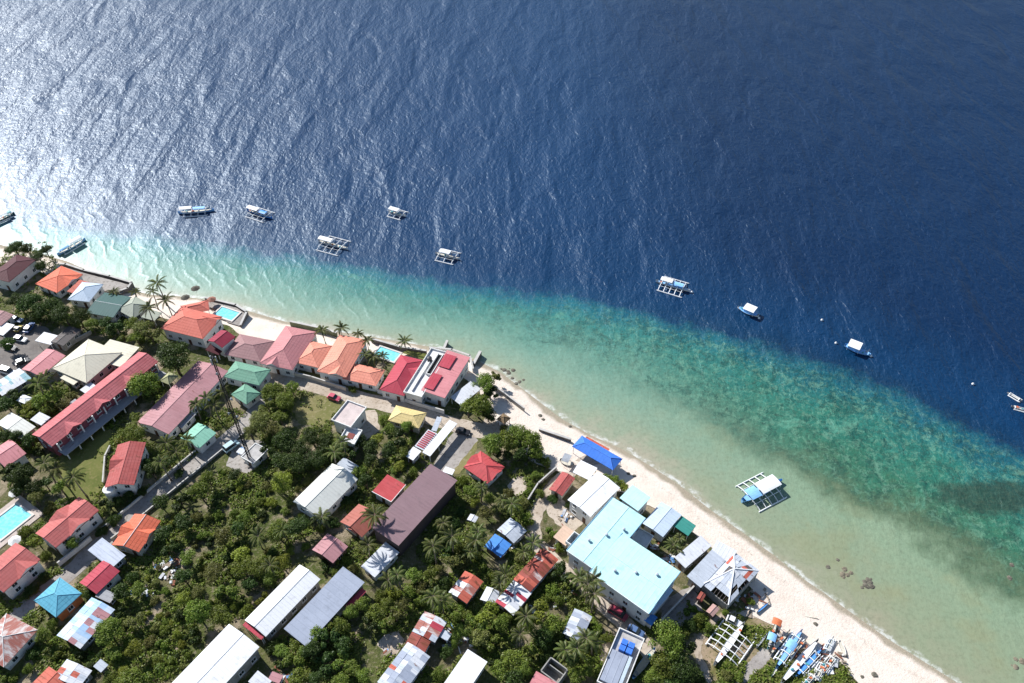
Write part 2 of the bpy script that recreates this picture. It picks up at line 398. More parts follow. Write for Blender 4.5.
# --- flat patches of ground: yards, lawns, lanes
OPEN = []
def sheet(name, px, mat, dz, wob=0.5):
    if name not in ('boat_yard', 'terrace', 'sea_lawn'): OPEN.append(list(px))
    w_ = [tuple(U(a, b, LAND)) for a, b in px]; w_.append(w_[0]); w_ = resample(w_, 64)[:-1]
    vs = [(x + wob * mnoise.noise(Vector((x * .5, y * .5, 0))), y + wob * mnoise.noise(Vector((x * .5, y * .5, 9))), LAND + dz) for x, y in w_]
    me = bpy.data.meshes.new(name); me.from_pydata(vs, [], [list(range(len(vs)))]); me.materials.append(mat); me.update()
    o = bpy.data.objects.new(name, me); COL.objects.link(o); o['kind'] = 'structure'
    if me.polygons[0].normal.z < 0: me.flip_normals()
    return o
ROADS = []
def road(name, px, width, mat, dz, wob=0.35):
    w_ = resample(smooth([tuple(U(a, b, LAND)) for a, b in px], 2), 90); ROADS.append((w_, width / 2))
    tn = np.gradient(w_, axis=0); tn /= np.hypot(*tn.T)[:, None]; nn = np.column_stack([-tn[:, 1], tn[:, 0]])
    vs = []; fs = []
    for i in range(90):
        for s in (-1, -.5, 0, .5, 1):
            e = wob * mnoise.noise(Vector((i * .45, s * 3, dz * 100))) if abs(s) == 1 else 0
            q = w_[i] + nn[i] * (s * (width / 2 + e)); vs.append((q[0], q[1], LAND + dz))
    for i in range(89):
        for j in range(4):
            a = i * 5 + j; fs.append((a, a + 1, a + 6, a + 5))
    me = bpy.data.meshes.new(name); me.from_pydata(vs, [], fs); me.materials.append(mat); me.update()
    if me.polygons[0].normal.z < 0: me.flip_normals()
    o = bpy.data.objects.new(name, me); COL.objects.link(o); o['kind'] = 'structure'; return o
def GROUND(name, c1, c2, c3, sc=0.4):
    t = NT(name); p = t.pos()
    k = t.mix(t.mapr(t.noise(p, sc * .4, 4), 0.4, 0.65), c1, c2)
    k = t.mix(t.mapr(t.noise(p, sc * 3, 5, .65), 0.48, 0.72), k, c3)
    t.principled(k, 0.92, 0, 0.12, t.bump(t.noise(p, sc * 6, 5), 0.6, 0.12)); return t.m
CONC = GROUND('worn_concrete', C(180, 173, 166), C(160, 152, 146), C(134, 127, 118))
DIRT = GROUND('pale_dirt', C(204, 190, 174), C(186, 170, 152), C(150, 134, 114))
ASPH = GROUND('old_asphalt', C(132, 126, 122), C(118, 112, 108), C(148, 140, 132))
LAWN = GROUND('mown_grass', C(116, 118, 66), C(98, 106, 54), C(134, 126, 82))
DRYG = GROUND('dry_grass', C(138, 130, 88), C(118, 118, 70), C(158, 146, 112))
WEED = GROUND('weedy_sand', C(112, 108, 62), C(166, 146, 122), C(86, 92, 46))
sheet('parking_lot', [(-12,338),(30,322),(48,328),(60,345),(46,360),(10,392),(-20,392)], ASPH, 0.016)
sheet('lawn', [(60,455),(95,430),(112,428),(104,482),(96,500),(66,500),(58,478)], LAWN, 0.012)
sheet('lawn', [(106,488),(124,500),(110,512),(96,506)], LAWN, 0.014)
sheet('field', [(300,396),(345,396),(338,412),(322,426),(298,424),(292,408)], DRYG, 0.012)
sheet('yard', [(462,420),(478,440),(452,474),(432,468),(440,452)], CONC, 0.016)
sheet('grass_strip', [(478,440),(474,456),(458,474),(453,472)], DRYG, 0.020)
sheet('yard', [(545,500),(560,498),(585,520),(572,534),(554,522),(546,512)], DIRT, 0.012)
sheet('sandy_yard', [(510,438),(500,420),(484,418),(482,428),(498,440)], DIRT, 0.018)
sheet('bare_patch', [(512,478),(524,476),(526,492),(514,496),(508,486)], DIRT, 0.012)
sheet('bare_patch', [(384,636),(398,630),(404,640),(396,658),(384,652),(378,644)], DIRT, 0.014)
sheet('courtyard', [(660,600),(692,586),(704,612),(680,628),(662,624)], CONC, 0.014)
sheet('yard', [(234,440),(262,440),(270,452),(248,474),(226,466)], CONC, 0.012)
sheet('yard', [(356,412),(376,410),(380,430),(366,440),(356,430)], DIRT, 0.012)
sheet('boat_yard', [(700,640),(716,612),(752,606),(772,624),(800,642),(846,668),(860,700),(690,700)], WEED, 0.012, 1.2)
sheet('yard', [(608,632),(600,650),(600,665),(612,645)], DIRT, 0.013)
road('lane', [(-60,676),(0,628),(60,582),(105,540),(140,508),(185,468),(225,442),(250,418),(268,394),(276,380)], 4.6, CONC, 0.030)
road('coast_road', [(232,372),(270,380),(310,384),(350,396),(400,408),(450,424),(486,432),(512,438)], 5.0, DIRT, 0.038)
road('dirt_track', [(600,455),(572,468),(550,490),(535,512),(532,536),(548,556),(580,584),(610,612),(636,634),(650,655)], 3.6, DIRT, 0.034)
road('footpath', [(712,700),(706,672),(694,648),(712,622),(738,612),(760,616)], 1.5, DIRT, 0.044)
road('footpath', [(728,700),(748,672),(770,650),(778,632)], 2.6, CONC, 0.048)

# ------------------------------------------------------------------ buildings
WHITE = M('white_stucco', (0.74, 0.73, 0.70, 1), 0.8, 0.15, 0.5, 0.35)
CREAM = M('cream_stucco', (0.62, 0.56, 0.46, 1), 0.8, 0.18, 0.5, 0.35)
GREYW = M('grey_block', (0.33, 0.32, 0.30, 1), 0.85, 0.3, 0.7, 0.4)
ORANGEW = M('orange_wall', (0.52, 0.17, 0.06, 1), 0.8, 0.25, 0.6, 0.3)
WOODW = M('weathered_timber', (0.16, 0.11, 0.08, 1), 0.85, 0.35, 1.2, 0.3)
BLUEW = M('pale_blue_wall', (0.46, 0.54, 0.62, 1), 0.8, 0.2, 0.5, 0.35)
DARKM = M('dark_metal', (0.05, 0.05, 0.055, 1), 0.5, 0.2, 1.0, 0.1)
TRIM = M('white_trim', (0.78, 0.78, 0.76, 1), 0.6, 0.1, 0.8, 0.2)
t = NT('window_glass'); t.principled((0.02, 0.03, 0.035, 1), 0.08, 0, 0.6); GLASS = t.m
DOORM = M('brown_door', (0.10, 0.05, 0.03, 1), 0.6, 0.2, 1.0, 0.1)

mb = MB(); 
for c, s in (((-.62,0,0),(.09,.1,1.33)), ((.62,0,0),(.09,.1,1.33)), ((0,0,.62),(1.15,.1,.09)), ((0,0,-.62),(1.15,.1,.09)), ((0,0,0),(.05,.09,1.15))): mb.box(c, s)
mb.box((0, .04, -.72), (1.5, .22, .07))
WIN_ME = mb.mesh('window', TRIM)
mb = MB(); mb.box((0,-.01,0), (1.15,.04,1.15)); PANE_ME = mb.mesh('pane', GLASS)
mb = MB(); mb.box((0,0,0), (.95,.07,2.1)); mb.box((.36,.05,0),(.06,.05,.2)); DOOR_ME = mb.mesh('door', DOORM)

def rect(px, z):
    c = [U(a, b, z) for a, b in px]
    m = sum(c, Vector((0, 0))) / 4
    u = ((c[1] - c[0]) + (c[2] - c[3])) / 2; v = ((c[0] - c[3]) + (c[1] - c[2])) / 2      # local +x, local +y
    au = math.atan2(u.y, u.x); av = math.atan2(v.y, v.x) - math.pi / 2
    d = (av - au + math.pi) % (2 * math.pi) - math.pi
    lu, lv = u.length, v.length
    return m, au + d * lv / (lu + lv), lu / 2, lv / 2                                  # centre, turn, half x, half y

def roof_mb(a, b, z, kind, pitch, ridge, th=0.14, ovl=0.0):
    """roof over a 2a x 2b footprint, eaves at z; returns builder, ridge segments, ridge height"""
    m = MB(); caps = []
    if ridge == 'x':
        m2, caps2, h = roof_mb(b, a, z, kind, pitch, 'y', th)
        rot = lambda p: (p[1], -p[0], p[2])
        m2.v = [rot(p) for p in m2.v]; return m2, [(rot(p), rot(q)) for p, q in caps2], h
    if kind == 'hip':
        run = min(a, b); h = z + run * pitch; d = b - run; e = a - run
        E = [(-a,-b,z),(a,-b,z),(a,b,z),(-a,b,z)]; B = [(x,y,z-th) for x,y,_ in E]
        if d > 0.05 and e < 0.05:
            r = [(0,-d,h),(0,d,h)]
            m.add(E + B + r, [(0,1,8),(1,2,9,8),(2,3,9),(3,0,8,9)]); hips = [(E[0],r[0]),(E[1],r[0]),(E[2],r[1]),(E[3],r[1]),(r[0],r[1])]
        elif e > 0.05:
            r = [(-e,0,h),(e,0,h)]
            m.add(E + B + r, [(0,1,9,8),(1,2,9),(2,3,8,9),(3,0,8)]); hips = [(E[0],r[0]),(E[1],r[1]),(E[2],r[1]),(E[3],r[0]),(r[0],r[1])]
        else:
            r = [(0,0,h)]
            m.add(E + B + r, [(0,1,8),(1,2,8),(2,3,8),(3,0,8)]); hips = [(q,r[0]) for q in E]
        o = [0,1,2,3]
        for i in range(4):
            j = (i+1)%4; m.f.append([4+i,4+j,j,i]); m.mi.append(0)
        m.f.append([7,6,5,4]); m.mi.append(0)
        return m, hips, h
    if kind == 'gable':
        h = z + a * pitch
        O = [(-a,-b,z),(0,-b,h),(a,-b,z),(a,b,z),(0,b,h),(-a,b,z)]; I = [(x,y,q-th) for x,y,q in O]
        m.add(O + I, [(0,1,4,5),(1,2,3,4),(11,10,7,6),(10,9,8,7),(0,6,7,1),(1,7,8,2),(3,9,10,4),(4,10,11,5),(2,8,9,3),(5,11,6,0)])
        return m, [((0,-b,h),(0,b,h))], h
    if kind == 'shed':                          # falls towards +x (ridge 'y')
        h = z + 2 * a * pitch
        O = [(-a,-b,h),(a,-b,z),(a,b,z),(-a,b,h)]; I = [(x,y,q-th) for x,y,q in O]
        m.add(O + I, [(0,1,2,3),(7,6,5,4),(0,4,5,1),(1,5,6,2),(2,6,7,3),(3,7,4,0)])
        return m, [], h
    h = z + 0.16                                # flat
    m.box((0,0,z+0.0), (2*a,2*b,th)); return m, [], h

def cap_mb(segs, w=0.075):
    m = MB()
    for p, q in segs: m.tube(Vector(p) + Vector((0,0,.015)), Vector(q) + Vector((0,0,.015)), w, w, 5)
    return m

def patch_roof(a, b, z, pitch, ridge, mats_n, seed, kind='gable', pw=1.1, pl=1.8, wts=None):
    """a shanty roof of odd sheets, each its own plate, lapped"""
    rnd = random.Random(seed); m = MB()
    if ridge == 'x': a, b = b, a
    slopes = []
    if kind == 'gable': h = z + a * pitch; slopes = [((-1), a), (1, a)]
    else: h = z + 2 * a * pitch; slopes = [(0, 2 * a)]
    for sgn, run in slopes:
        nv = max(1, round(run / pl)); y = -b
        while y < b - 0.05:
            wy = min(rnd.uniform(.7, 1.3) * pw, b - y)
            if b - y - wy < .4: wy = b - y
            prev = None
            for k in range(nv):
                mi = rnd.choices(range(mats_n), wts)[0]
                if prev is not None and rnd.random() < .35: mi = prev
                prev = mi
                f0, f1 = k / nv, (k + 1) / nv + 0.04; dz = rnd.uniform(0.0, .07) + .02 * k
                def P(f, yy, o=0):
                    if sgn == 0: return (-a + f * run if True else 0, yy, h - f * run * pitch + dz + o)
                    return (sgn * f * run, yy, h - f * run * pitch + dz + o)
                g = rnd.uniform(-.06, .06)
                c = [P(f0, y - .04), P(f1, y - .04 + g), P(f1, y + wy + .04 + g), P(f0, y + wy + .04)]
                q = [(x, yy, zz - .04) for x, yy, zz in c]
                o = [0, 1, 2, 3] if sgn >= 0 else [3, 2, 1, 0]
                m.add(c + q, [o, [4 + i for i in o[::-1]], (0,4,5,1), (1,5,6,2), (2,6,7,3), (3,7,4,0)], mi)
            y += wy
    if ridge == 'x': m.v = [(p[1], -p[0], p[2]) for p in m.v]
    return m, h

HOUSES = []           # (short name, centre, turn, half x, half y) for keeping plants clear and naming them
def wall_mb(a, b, z, kind, pitch, ridge, h, inset, low=-1.6):
    m = MB(); x, y = a - inset, b - inset
    m.box((0, 0, (z - .1 + low) / 2), (2 * x, 2 * y, z - .1 - low))
    if kind == 'gable':
        if ridge == 'y':
            zr = z - .16 + (h - z) * x / a
            for s in (-1, 1):
                yy = s * y; m.add([(-x, yy, z-.12), (x, yy, z-.12), (0, yy, h-.16), (-x, yy - s*.2, z-.12), (x, yy - s*.2, z-.12), (0, yy - s*.2, h-.16)],
                                  [(0,1,2),(5,4,3),(0,3,4,1),(1,4,5,2),(2,5,3,0)])
        else:
            for s in (-1, 1):
                xx = s * x; m.add([(xx, -y, z-.12), (xx, y, z-.12), (xx, 0, h-.16), (xx - s*.2, -y, z-.12), (xx - s*.2, y, z-.12), (xx - s*.2, 0, h-.16)],
                                  [(0,1,2),(5,4,3),(0,3,4,1),(1,4,5,2),(2,5,3,0)])
    elif kind == 'shed' and ridge == 'y':
        m.add([(-x,-y,z-.1),(x,-y,z-.1),(x,y,z-.1),(-x,y,z-.1),(-x,-y,z-.15+(h-z)*(a+x)/(2*a)),(-x,y,z-.15+(h-z)*(a+x)/(2*a))],
              [(0,1,4),(3,5,2),(0,4,5,3),(4,1,2,5)])
    return m

def house(short, rest, px, eave=3.0, kind='gable', pitch=0.32, ridge='y', rm=None, wm=None, inset=0.45, win=True, storeys=None, name='house', cat='house',
          open_=False, gablets=(), parapet=0.0, patch=None, caps=True, capm=None, sides=('+x', '-y'), label=None, base=None, extra=None, posts=None, low=-1.6, nodoor=False):
    base = LAND if base is None else base; eave = eave * (.80 if eave > 3.2 else .88); pitch = pitch * .85
    m, rz, a, b = rect(px, base + eave)
    e = empty(name, (m.x, m.y, base), rz, label or (short + ' ' + rest).strip(), cat)
    HOUSES.append((short, m, rz, a, b)); wm = wm or WHITE
    th = 0.14
    if patch:
        mats, wts, seed = patch; rb, h = patch_roof(a, b, eave, pitch, ridge, len(mats), seed, kind, wts=wts); segs = []
        ro = rb.build('roof', mats, e)
    else:
        rb, segs, h = roof_mb(a, b, eave, kind, pitch, ridge, th)
        ro = rb.build('roof', rm, e)
    if segs and caps: cap_mb(segs).build('ridge_cap', capm or CAPS.get(rm.name, rm), ro)
    if not open_:
        wall_mb(a, b, eave, kind, pitch, ridge, h, inset, low).build('wall', wm, e)
        n_st = storeys or max(1, int((eave + .4) // 2.9))
        if win:
            for sd in sides:
                L = b if sd in ('+x', '-x') else a
                n = max(1, int((2 * L - 1.2) / 2.9))
                for st in range(n_st):
                    for i in range(n):
                        q = -L + inset + (2 * (L - inset)) * (i + .5) / n; zz = 1.55 + st * (eave / n_st)
                        if zz + .75 > eave: zz = eave - .95
                        if st == 0 and i == n // 2 and sd == '-y' and not nodoor: me_, zz, isd = DOOR_ME, 1.06, True
                        else: me_, isd = WIN_ME, False
                        o = bpy.data.objects.new('door' if isd else 'window', me_); COL.objects.link(o); o.parent = e
                        if sd == '+x': o.location = (a - inset + .03, q, zz); o.rotation_euler = (0, 0, -math.pi/2)
                        elif sd == '-x': o.location = (-a + inset - .03, q, zz); o.rotation_euler = (0, 0, math.pi/2)
                        elif sd == '-y': o.location = (q, -b + inset - .03, zz); o.rotation_euler = (0, 0, math.pi)
                        else: o.location = (q, b - inset + .03, zz)
                        if not isd:
                            g = bpy.data.objects.new('pane', PANE_ME); COL.objects.link(g); g.parent = o
    else:
        ny = max(2, int(2 * b / 3.5) + 1); nx = 2
        for i in range(nx):
            for j in range(ny):
                p = MB(); xx = (-1 + 2 * i) * (a - .3); yy = -b + .3 + (2 * b - .6) * j / (ny - 1)
                zt = eave - .14
                if kind == 'shed' and ridge == 'y' and i == 0: zt = h - .3
                p.tube((xx, yy, -.3), (xx, yy, zt), .09, .09, 6); p.build('post', posts or TRIM, e)
    if parapet > 0:
        p = MB()
        for c, s in (((a-.1,0,eave+parapet/2),(.2,2*b,parapet)), ((-a+.1,0,eave+parapet/2),(.2,2*b,parapet)),
                     ((0,b-.1,eave+parapet/2-.003),(2*a-.4,.2,parapet)), ((0,-b+.1,eave+parapet/2-.003),(2*a-.4,.2,parapet))): p.box(c, s)
        p.build('parapet', wm, e)
    for sd, pos, w_, fr in gablets:               # cross gables breaking the eave
        L = a if sd[1] == 'x' else b; rise = (h - eave)
        gm = MB(); hh = eave + rise * fr; z0 = eave + .03; d0 = L + .25; d1 = L * (1 - fr) - .1
        vs = [(d0,-w_/2,z0),(d0,w_/2,z0),(d0,0,hh),(d1,-w_/2,z0),(d1,w_/2,z0),(d1,0,hh)]
        ang = {'+x': 0, '-x': math.pi, '+y': math.pi/2, '-y': -math.pi/2}[sd]; ca, sa = math.cos(ang), math.sin(ang)
        tr = lambda p: (p[0]*ca - (p[1]+ (pos if sd in ('+x','+y') else -pos))*sa, p[0]*sa + (p[1] + (pos if sd in ('+x','+y') else -pos))*ca, p[2])
        gm.add([tr(p) for p in vs], [(0,2,5,3),(2,1,4,5),(0,3,4,1)], 0)
        gm.add([tr((d0-.2,-w_/2+.2,z0)), tr((d0-.2,w_/2-.2,z0)), tr((d0-.2,0,hh-.12))], [(0,1,2)], 1)
        gm.build('gablet', [rm, wm], ro)
    if extra: extra(e, a, b, eave, h)
    return e

# roof finishes (colour of the sheet itself)
r_oxblood = ROOF('roof_oxblood', C(84, 12, 32), 0.0, 0.10)
r_wine    = ROOF('roof_wine_red', C(160, 30, 62), 0.0, 0.12)
r_orange  = ROOF('roof_orange', C(236, 106, 64), 0.0, 0.2, rows=.9)
r_orange2 = ROOF('roof_salmon', C(244, 146, 116), 0.0, 0.25, rows=.9)
r_orange3 = ROOF('roof_terracotta', C(226, 112, 90), 0.0, 0.2, rows=.9)
r_crimson = ROOF('roof_crimson', C(192, 52, 74), 0.0, 0.2)
r_red     = ROOF('roof_red', C(202, 66, 70), 0.05, 0.25)
r_redtile = ROOF('roof_red_tile', C(198, 96, 90), 0.0, 0.25, rows=.8)
r_redtile2= ROOF('roof_brick_tile', C(184, 78, 72), 0.12, 0.4, rows=.8)
r_pink    = ROOF('roof_faded_pink', C(216, 130, 134), 0.05, 0.4, streak=.45)
r_pink2   = ROOF('roof_dusty_pink', C(188, 128, 132), 0.08, 0.35, streak=.4)
r_mauve   = ROOF('roof_mauve', C(168, 122, 122), 0.0, 0.2, rows=.9)
r_rose    = ROOF('roof_rose', C(202, 128, 130), 0.0, 0.2, rows=.9)
r_maroon  = ROOF('roof_plum', C(146, 114, 120), 0.0, 0.12)
r_brown   = ROOF('roof_rust_brown', C(176, 92, 74), 0.15, 0.25)
r_cream   = ROOF('roof_cream', C(226, 218, 192), 0.0, 0.2, streak=.15)
r_ivory   = ROOF('roof_ivory', C(222, 222, 212), 0.0, 0.2, streak=.15)
r_white   = ROOF('roof_white', C(240, 240, 242, .86), 0.0, 0.1, streak=.12)
r_white2  = ROOF('roof_dull_white', C(218, 220, 226), 0.04, 0.2, streak=.25)
r_paleblue= ROOF('roof_pale_blue', C(196, 214, 232), 0.0, 0.2, streak=.15)
r_cyan    = ROOF('roof_pale_cyan', C(184, 232, 234, .85), 0.0, 0.22, seam=1.2, streak=.3)
r_teal    = ROOF('roof_teal', C(54, 100, 96), 0.0, 0.1)
r_green   = ROOF('roof_green', C(112, 168, 140), 0.0, 0.2, rows=.9)
r_mint    = ROOF('roof_mint', C(132, 200, 172), 0.0, 0.25)
r_sage    = ROOF('roof_sage', C(164, 170, 152), 0.0, 0.2)
r_turq    = ROOF('roof_turquoise', C(86, 178, 206), 0.0, 0.15, rows=.9)
r_sky     = ROOF('roof_sky_blue', C(166, 202, 238), 0.0, 0.35, streak=.3)
r_blue    = ROOF('roof_cobalt', C(48, 126, 232), 0.0, 0.15)
r_tarp    = ROOF('blue_tarp', C(54, 140, 226), 0.0, 0.35, seam=2.4)
r_yellow  = ROOF('roof_yellow', C(232, 204, 128), 0.0, 0.2, rows=.9)
r_grey    = ROOF('roof_grey', C(164, 164, 168), 0.1, 0.3)
r_greyblue= ROOF('roof_grey_blue', C(158, 167, 186), 0.0, 0.3, seam=1.5, streak=.3)
r_galv    = ROOF('roof_galvanised', C(188, 196, 208), 0.12, 0.35)
r_dark    = ROOF('roof_charcoal', C(94, 86, 84), 0.1, 0.2)
r_rust    = ROOF('roof_rusty', C(156, 66, 52), 0.5, 0.3)
r_rust2   = ROOF('roof_rust_orange', C(204, 92, 66), 0.3, 0.3)
r_rustwhite = ROOF('roof_half_rusted', C(214, 206, 202), 0.85, 0.2, rustcol=(0.30, 0.075, 0.05, 1))
r_peach   = ROOF('roof_peach', C(222, 186, 158), 0.0, 0.2)
r_concrete= M('roof_concrete', (0.46, 0.44, 0.42, 1), 0.9, 0.3, 0.5, 0.4)
r_pinkflat= M('roof_pinkish_slab', (0.60, 0.50, 0.47, 1), 0.9, 0.2, 0.5, 0.35)
r_whiteflat = M('roof_white_slab', (0.68, 0.67, 0.66, 1), 0.9, 0.2, 0.5, 0.35)

# --- the row along the water, from the left
house('dark oxblood-roofed house', 'at the left edge behind the shore trees', [(16,253),(33,260),(9,284),(-8,276)], 5.6, 'hip', .3, 'y', r_oxblood)
house('bright orange-roofed house', 'behind the seawall at the far left of the shore', [(61.5,265),(82,275),(57,293),(36,284)], 3.6, 'hip', .3, 'x', r_orange, gablets=[('+x', 1.0, 4.5, .8)])
house('low brick-red porch roof', 'between the bright orange roof and the pale blue pyramid roof', [(79,282),(91,281),(77,297),(69,290)], 2.8, 'shed', .1, 'y', r_rust2, name='shed', cat='shed', open_=True)
house('pale blue-white pyramid-roofed house', 'left of the dark teal roof', [(80,283),(105,283),(87,303.5),(70,298)], 3.8, 'hip', .45, 'y', r_paleblue)
house('dark teal gabled house', 'between the pale blue pyramid roof and the sage roof', [(104,291),(130,298),(113,318.5),(89,312)], 3.2, 'gable', .16, 'x', r_teal, capm=TRIM)
house('sage-grey gabled house', 'left of the pair of tall seaside palms', [(137,294.5),(148,306),(134,320),(118,309)], 3.4, 'hip', .5, 'y', r_sage)
house('pale sage lean-to', 'between the sage roof and the big terracotta villa', [(149,309),(160,313),(155,322),(143,317)], 2.6, 'shed', .08, 'y', r_sage, name='shed', cat='shed', open_=True)
house('big terracotta hip-roofed villa', 'beside the seaside swimming pool', [(181,309),(224,314.5),(202,340),(160,327)], 5.6, 'hip', .42, 'x', r_orange3, gablets=[('+x', 2.5, 3.2, .65)])
house('small terracotta pavilion roof', 'between the big terracotta villa and the beach', [(178.5,304.5),(203,304),(214,311),(184,312.5)], 3.4, 'hip', .5, 'x', r_orange3, open_=True, posts=WHITE, cat='pavilion', name='pavilion')
house('narrow deep-red gabled house', 'wedged between the terracotta villa and the mauve roof', [(221,329),(234,337),(222,348.5),(209,340.5)], 5.8, 'gable', .4, 'y', r_wine)
house('low dark-red awning', 'under the lower wall of the narrow deep-red house', [(211,345),(222,350),(219,355.5),(206.5,351)], 2.6, 'shed', .15, 'y', r_oxblood, name='awning', cat='awning', open_=True)
house('mauve-brown hip-roofed house', 'facing the open sand behind the narrow red house', [(240,333.5),(272,341),(262,364),(225.5,353)], 3.6, 'hip', .36, 'x', r_mauve)
house('dusty rose house with a long ridge', 'right of the mauve-brown roof', [(284.5,325),(317,332.5),(292,371),(261.5,362.5)], 4.6, 'hip', .42, 'y', r_rose, gablets=[('-y', 1.0, 4.2, .6)])
house('square salmon-orange hip-roofed house', 'right of the dusty rose roof', [(309,340),(331,346),(319,368.5),(293.5,361.5)], 4.2, 'hip', .36, 'x', r_orange2)
house('long salmon-orange house', 'its ridge running down from the seaside palms', [(339,333.5),(366,340.5),(347,378),(318,371)], 5.0, 'hip', .38, 'y', r_orange2, gablets=[('-y', -1.5, 5.0, .7)])
house('low salmon-orange wing', 'joined to the lower right of the long salmon house', [(351,362.5),(384.5,370),(376,387),(343.5,378)], 3.8, 'hip', .36, 'x', r_orange2)
house('crimson hip-roofed house', 'right of the courtyard pool with palms', [(400,354),(423,361),(404.5,397),(381,389)], 4.4, 'hip', .42, 'y', r_crimson, gablets=[('+x', 2.0, 5.0, .75)])
def shaft(e, a, b, z, h):
    m = MB(); m.box((a*.36, b*.38, z+.19), (a*.5, b*.9, .2)); m.build('light_well_shade', M('well_shade', (0.03,0.03,0.032,1), .8), e)  # near-black slab between the roof walls: the well's shade put into colour
    m = MB()
    for c, s in (((a*.36-a*.27, b*.38, z+.45),(.2,b*.95,.8)), ((a*.36+a*.27, b*.38, z+.45),(.2,b*.95,.8)), ((a*.36, -b*.09, z+.447),(a*.5,.2,.8)), ((-a*.3,-b*.2,z+.35),(.25,b*1.3,.5))): m.box(c, s)
    m.build('roof_wall', WHITE, e)
    m = MB(); m.lathe((-a*.4, b*.5, z+.1), [(.01,0),(.7,0),(.7,1.3),(.2,1.5),(.01,1.5)], 12); m.build('water_tank', DARKM, e)
house('white flat-roofed building with a dark light well', 'right of the crimson roof', [(431,349.5),(450,353.5),(421,397.5),(403,393.5)], 5.2, 'flat', 0, 'y', r_whiteflat, parapet=.6, extra=shaft)
def strips(e, a, b, z, h):
    m = MB(); m.box((-a*.42, b*.5, z + 2*a*.06*.72 + .19), (a*.95, b*.62, .1)); m.box((-a*.52, -b*.52, z + 2*a*.06*.76+.19), (a*.8, b*.7, .1)); m.build('roof_panel', r_crimson, e)
house('long pale pink roof with two red panels', 'at the end of the shore row', [(450,351.5),(468.5,357),(447,397.5),(417.5,391)], 5.6, 'shed', .05, 'y', r_pink, extra=strips)
house('white lean-to roof', 'under the round trees right of the long pink roof', [(472,383),(481,389),(462,404),(447.5,398)], 2.8, 'shed', .1, 'y', r_white2, open_=True, name='shed', cat='shed')

# --- behind the coast road
house('pale yellow hip-roofed house', 'below the coast road', [(396,405.5),(428,413),(418,427.5),(387.5,421)], 3.6, 'hip', .42, 'x', r_yellow, CREAM)
house('narrow white house with a pinkish flat roof', 'by the dry grass field', [(347,399.5),(365,408.5),(351,430),(334,420)], 6.0, 'flat', 0, 'y', r_pinkflat, parapet=.5)
def opening(e, a, b, z, h):
    m = MB(); m.box((0, 0, z+.12), (a*.8, b*.7, .12)); m.build('roof_panel', M('red_brown_deck', (0.22,0.06,0.05,1), .8), e)
house('white flat block with a red-brown roof deck', 'adjoining the narrow pinkish-roofed white house', [(346,427),(363,431),(354,446),(340,441)], 4.6, 'flat', 0, 'y', r_whiteflat, parapet=.5, extra=opening)
house('long narrow white canopy', 'along the concrete driveway', [(449.5,420),(457,423.5),(430,456.5),(422.5,452.5)], 3.2, 'shed', .06, 'y', r_white, open_=True, name='canopy', cat='canopy')
def slats(e, a, b, z, h):
    m = MB()
    for i in range(9): m.box((0, -b + .6 + (2*b-1.2)*i/8, z + 2*a*.05*.5 + .14), (2*a*.8, .35, .08))
    m.build('slat', r_crimson, e)
house('low white roof with red slats', 'beside the long narrow white canopy', [(428,429.5),(437,433.5),(424,451),(415,446)], 2.8, 'shed', .05, 'y', r_white2, open_=True, name='canopy', cat='canopy', extra=slats)
house('small square white roof', 'at the lower end of the red-slatted canopy', [(413.5,447.5),(421.5,450.5),(413,461),(405,455.5)], 2.9, 'shed', .08, 'y', r_white, name='shed', cat='shed')
house('ivory gabled house', 'at the upper right corner of the thicket', [(331,464),(360.5,479),(318,517.5),(293,502)], 4.4, 'gable', .34, 'y', r_ivory, gablets=[('-y', -1.0, 3.6, .7)])
house('flat grey tin roof', 'between dark trees just above the ivory roof', [(344,457.5),(359,466.5),(352,473.5),(337,465)], 2.8, 'shed', .06, 'y', r_galv, GREYW, name='shed', cat='shed')
house('small red roof with white trim', 'left of the plum warehouse roof', [(386,474.5),(406,485),(389.5,503),(375,492)], 3.8, 'shed', .08, 'y', r_red, extra=lambda e,a,b,z,h: [ (lambda mm: mm.build('fascia', TRIM, e))((lambda mm: (mm.box((0,-b-.06,z+a*.08),(2*a+.3,.12,.35)), mm.box((a+.06,0,z),(.12,2*b,.3)), mm)[-1])(MB())) ])
house('long plum-coloured warehouse', 'with a tall dark wall and one flat slope', [(430,464.5),(458,480.5),(398,545.5),(371.5,528)], 7.0, 'shed', .05, 'y', r_maroon, M('plum_wall', (0.09,0.065,0.065,1), .8), win=False, name='warehouse', cat='warehouse')
house('white annex roof', 'at the lower end of the plum warehouse', [(386,543),(399,551.5),(375,578.5),(361,566)], 3.2, 'shed', .06, 'y', r_white2, WHITE, name='shed', cat='shed')
house('rust-brown gabled house', 'left of the plum warehouse', [(358,504),(380.5,518),(361,538.5),(341.5,521)], 3.6, 'gable', .4, 'y', r_brown, CREAM, gablets=[('-y', -.6, 2.6, .6)])
house('small dusty pink house', 'between the thicket and the rust-brown roof', [(328,534),(348,546),(333.5,563),(311,549.5)], 3.2, 'gable', .25, 'y', r_pink2, WOODW)
house('long white gabled shed with a red end awning', 'at the lower edge of the thicket', [(299.4,565),(321,579),(265.5,636.5),(244.5,620)], 4.2, 'gable', .28, 'y', r_white, GREYW, name='shed', cat='shed')
house('red end awning', 'across the lower gable of the long white shed', [(246,621.5),(264,636.5),(261.5,640),(242.5,625)], 3.2, 'shed', .1, 'x', r_crimson, name='awning', cat='awning', open_=True)
house('large bright white warehouse roof', 'running off the bottom edge of the photo', [(229,624),(260.5,647.5),(193,717),(161,694)], 5.6, 'gable', .16, 'y', r_white, GREYW, name='warehouse', cat='warehouse')
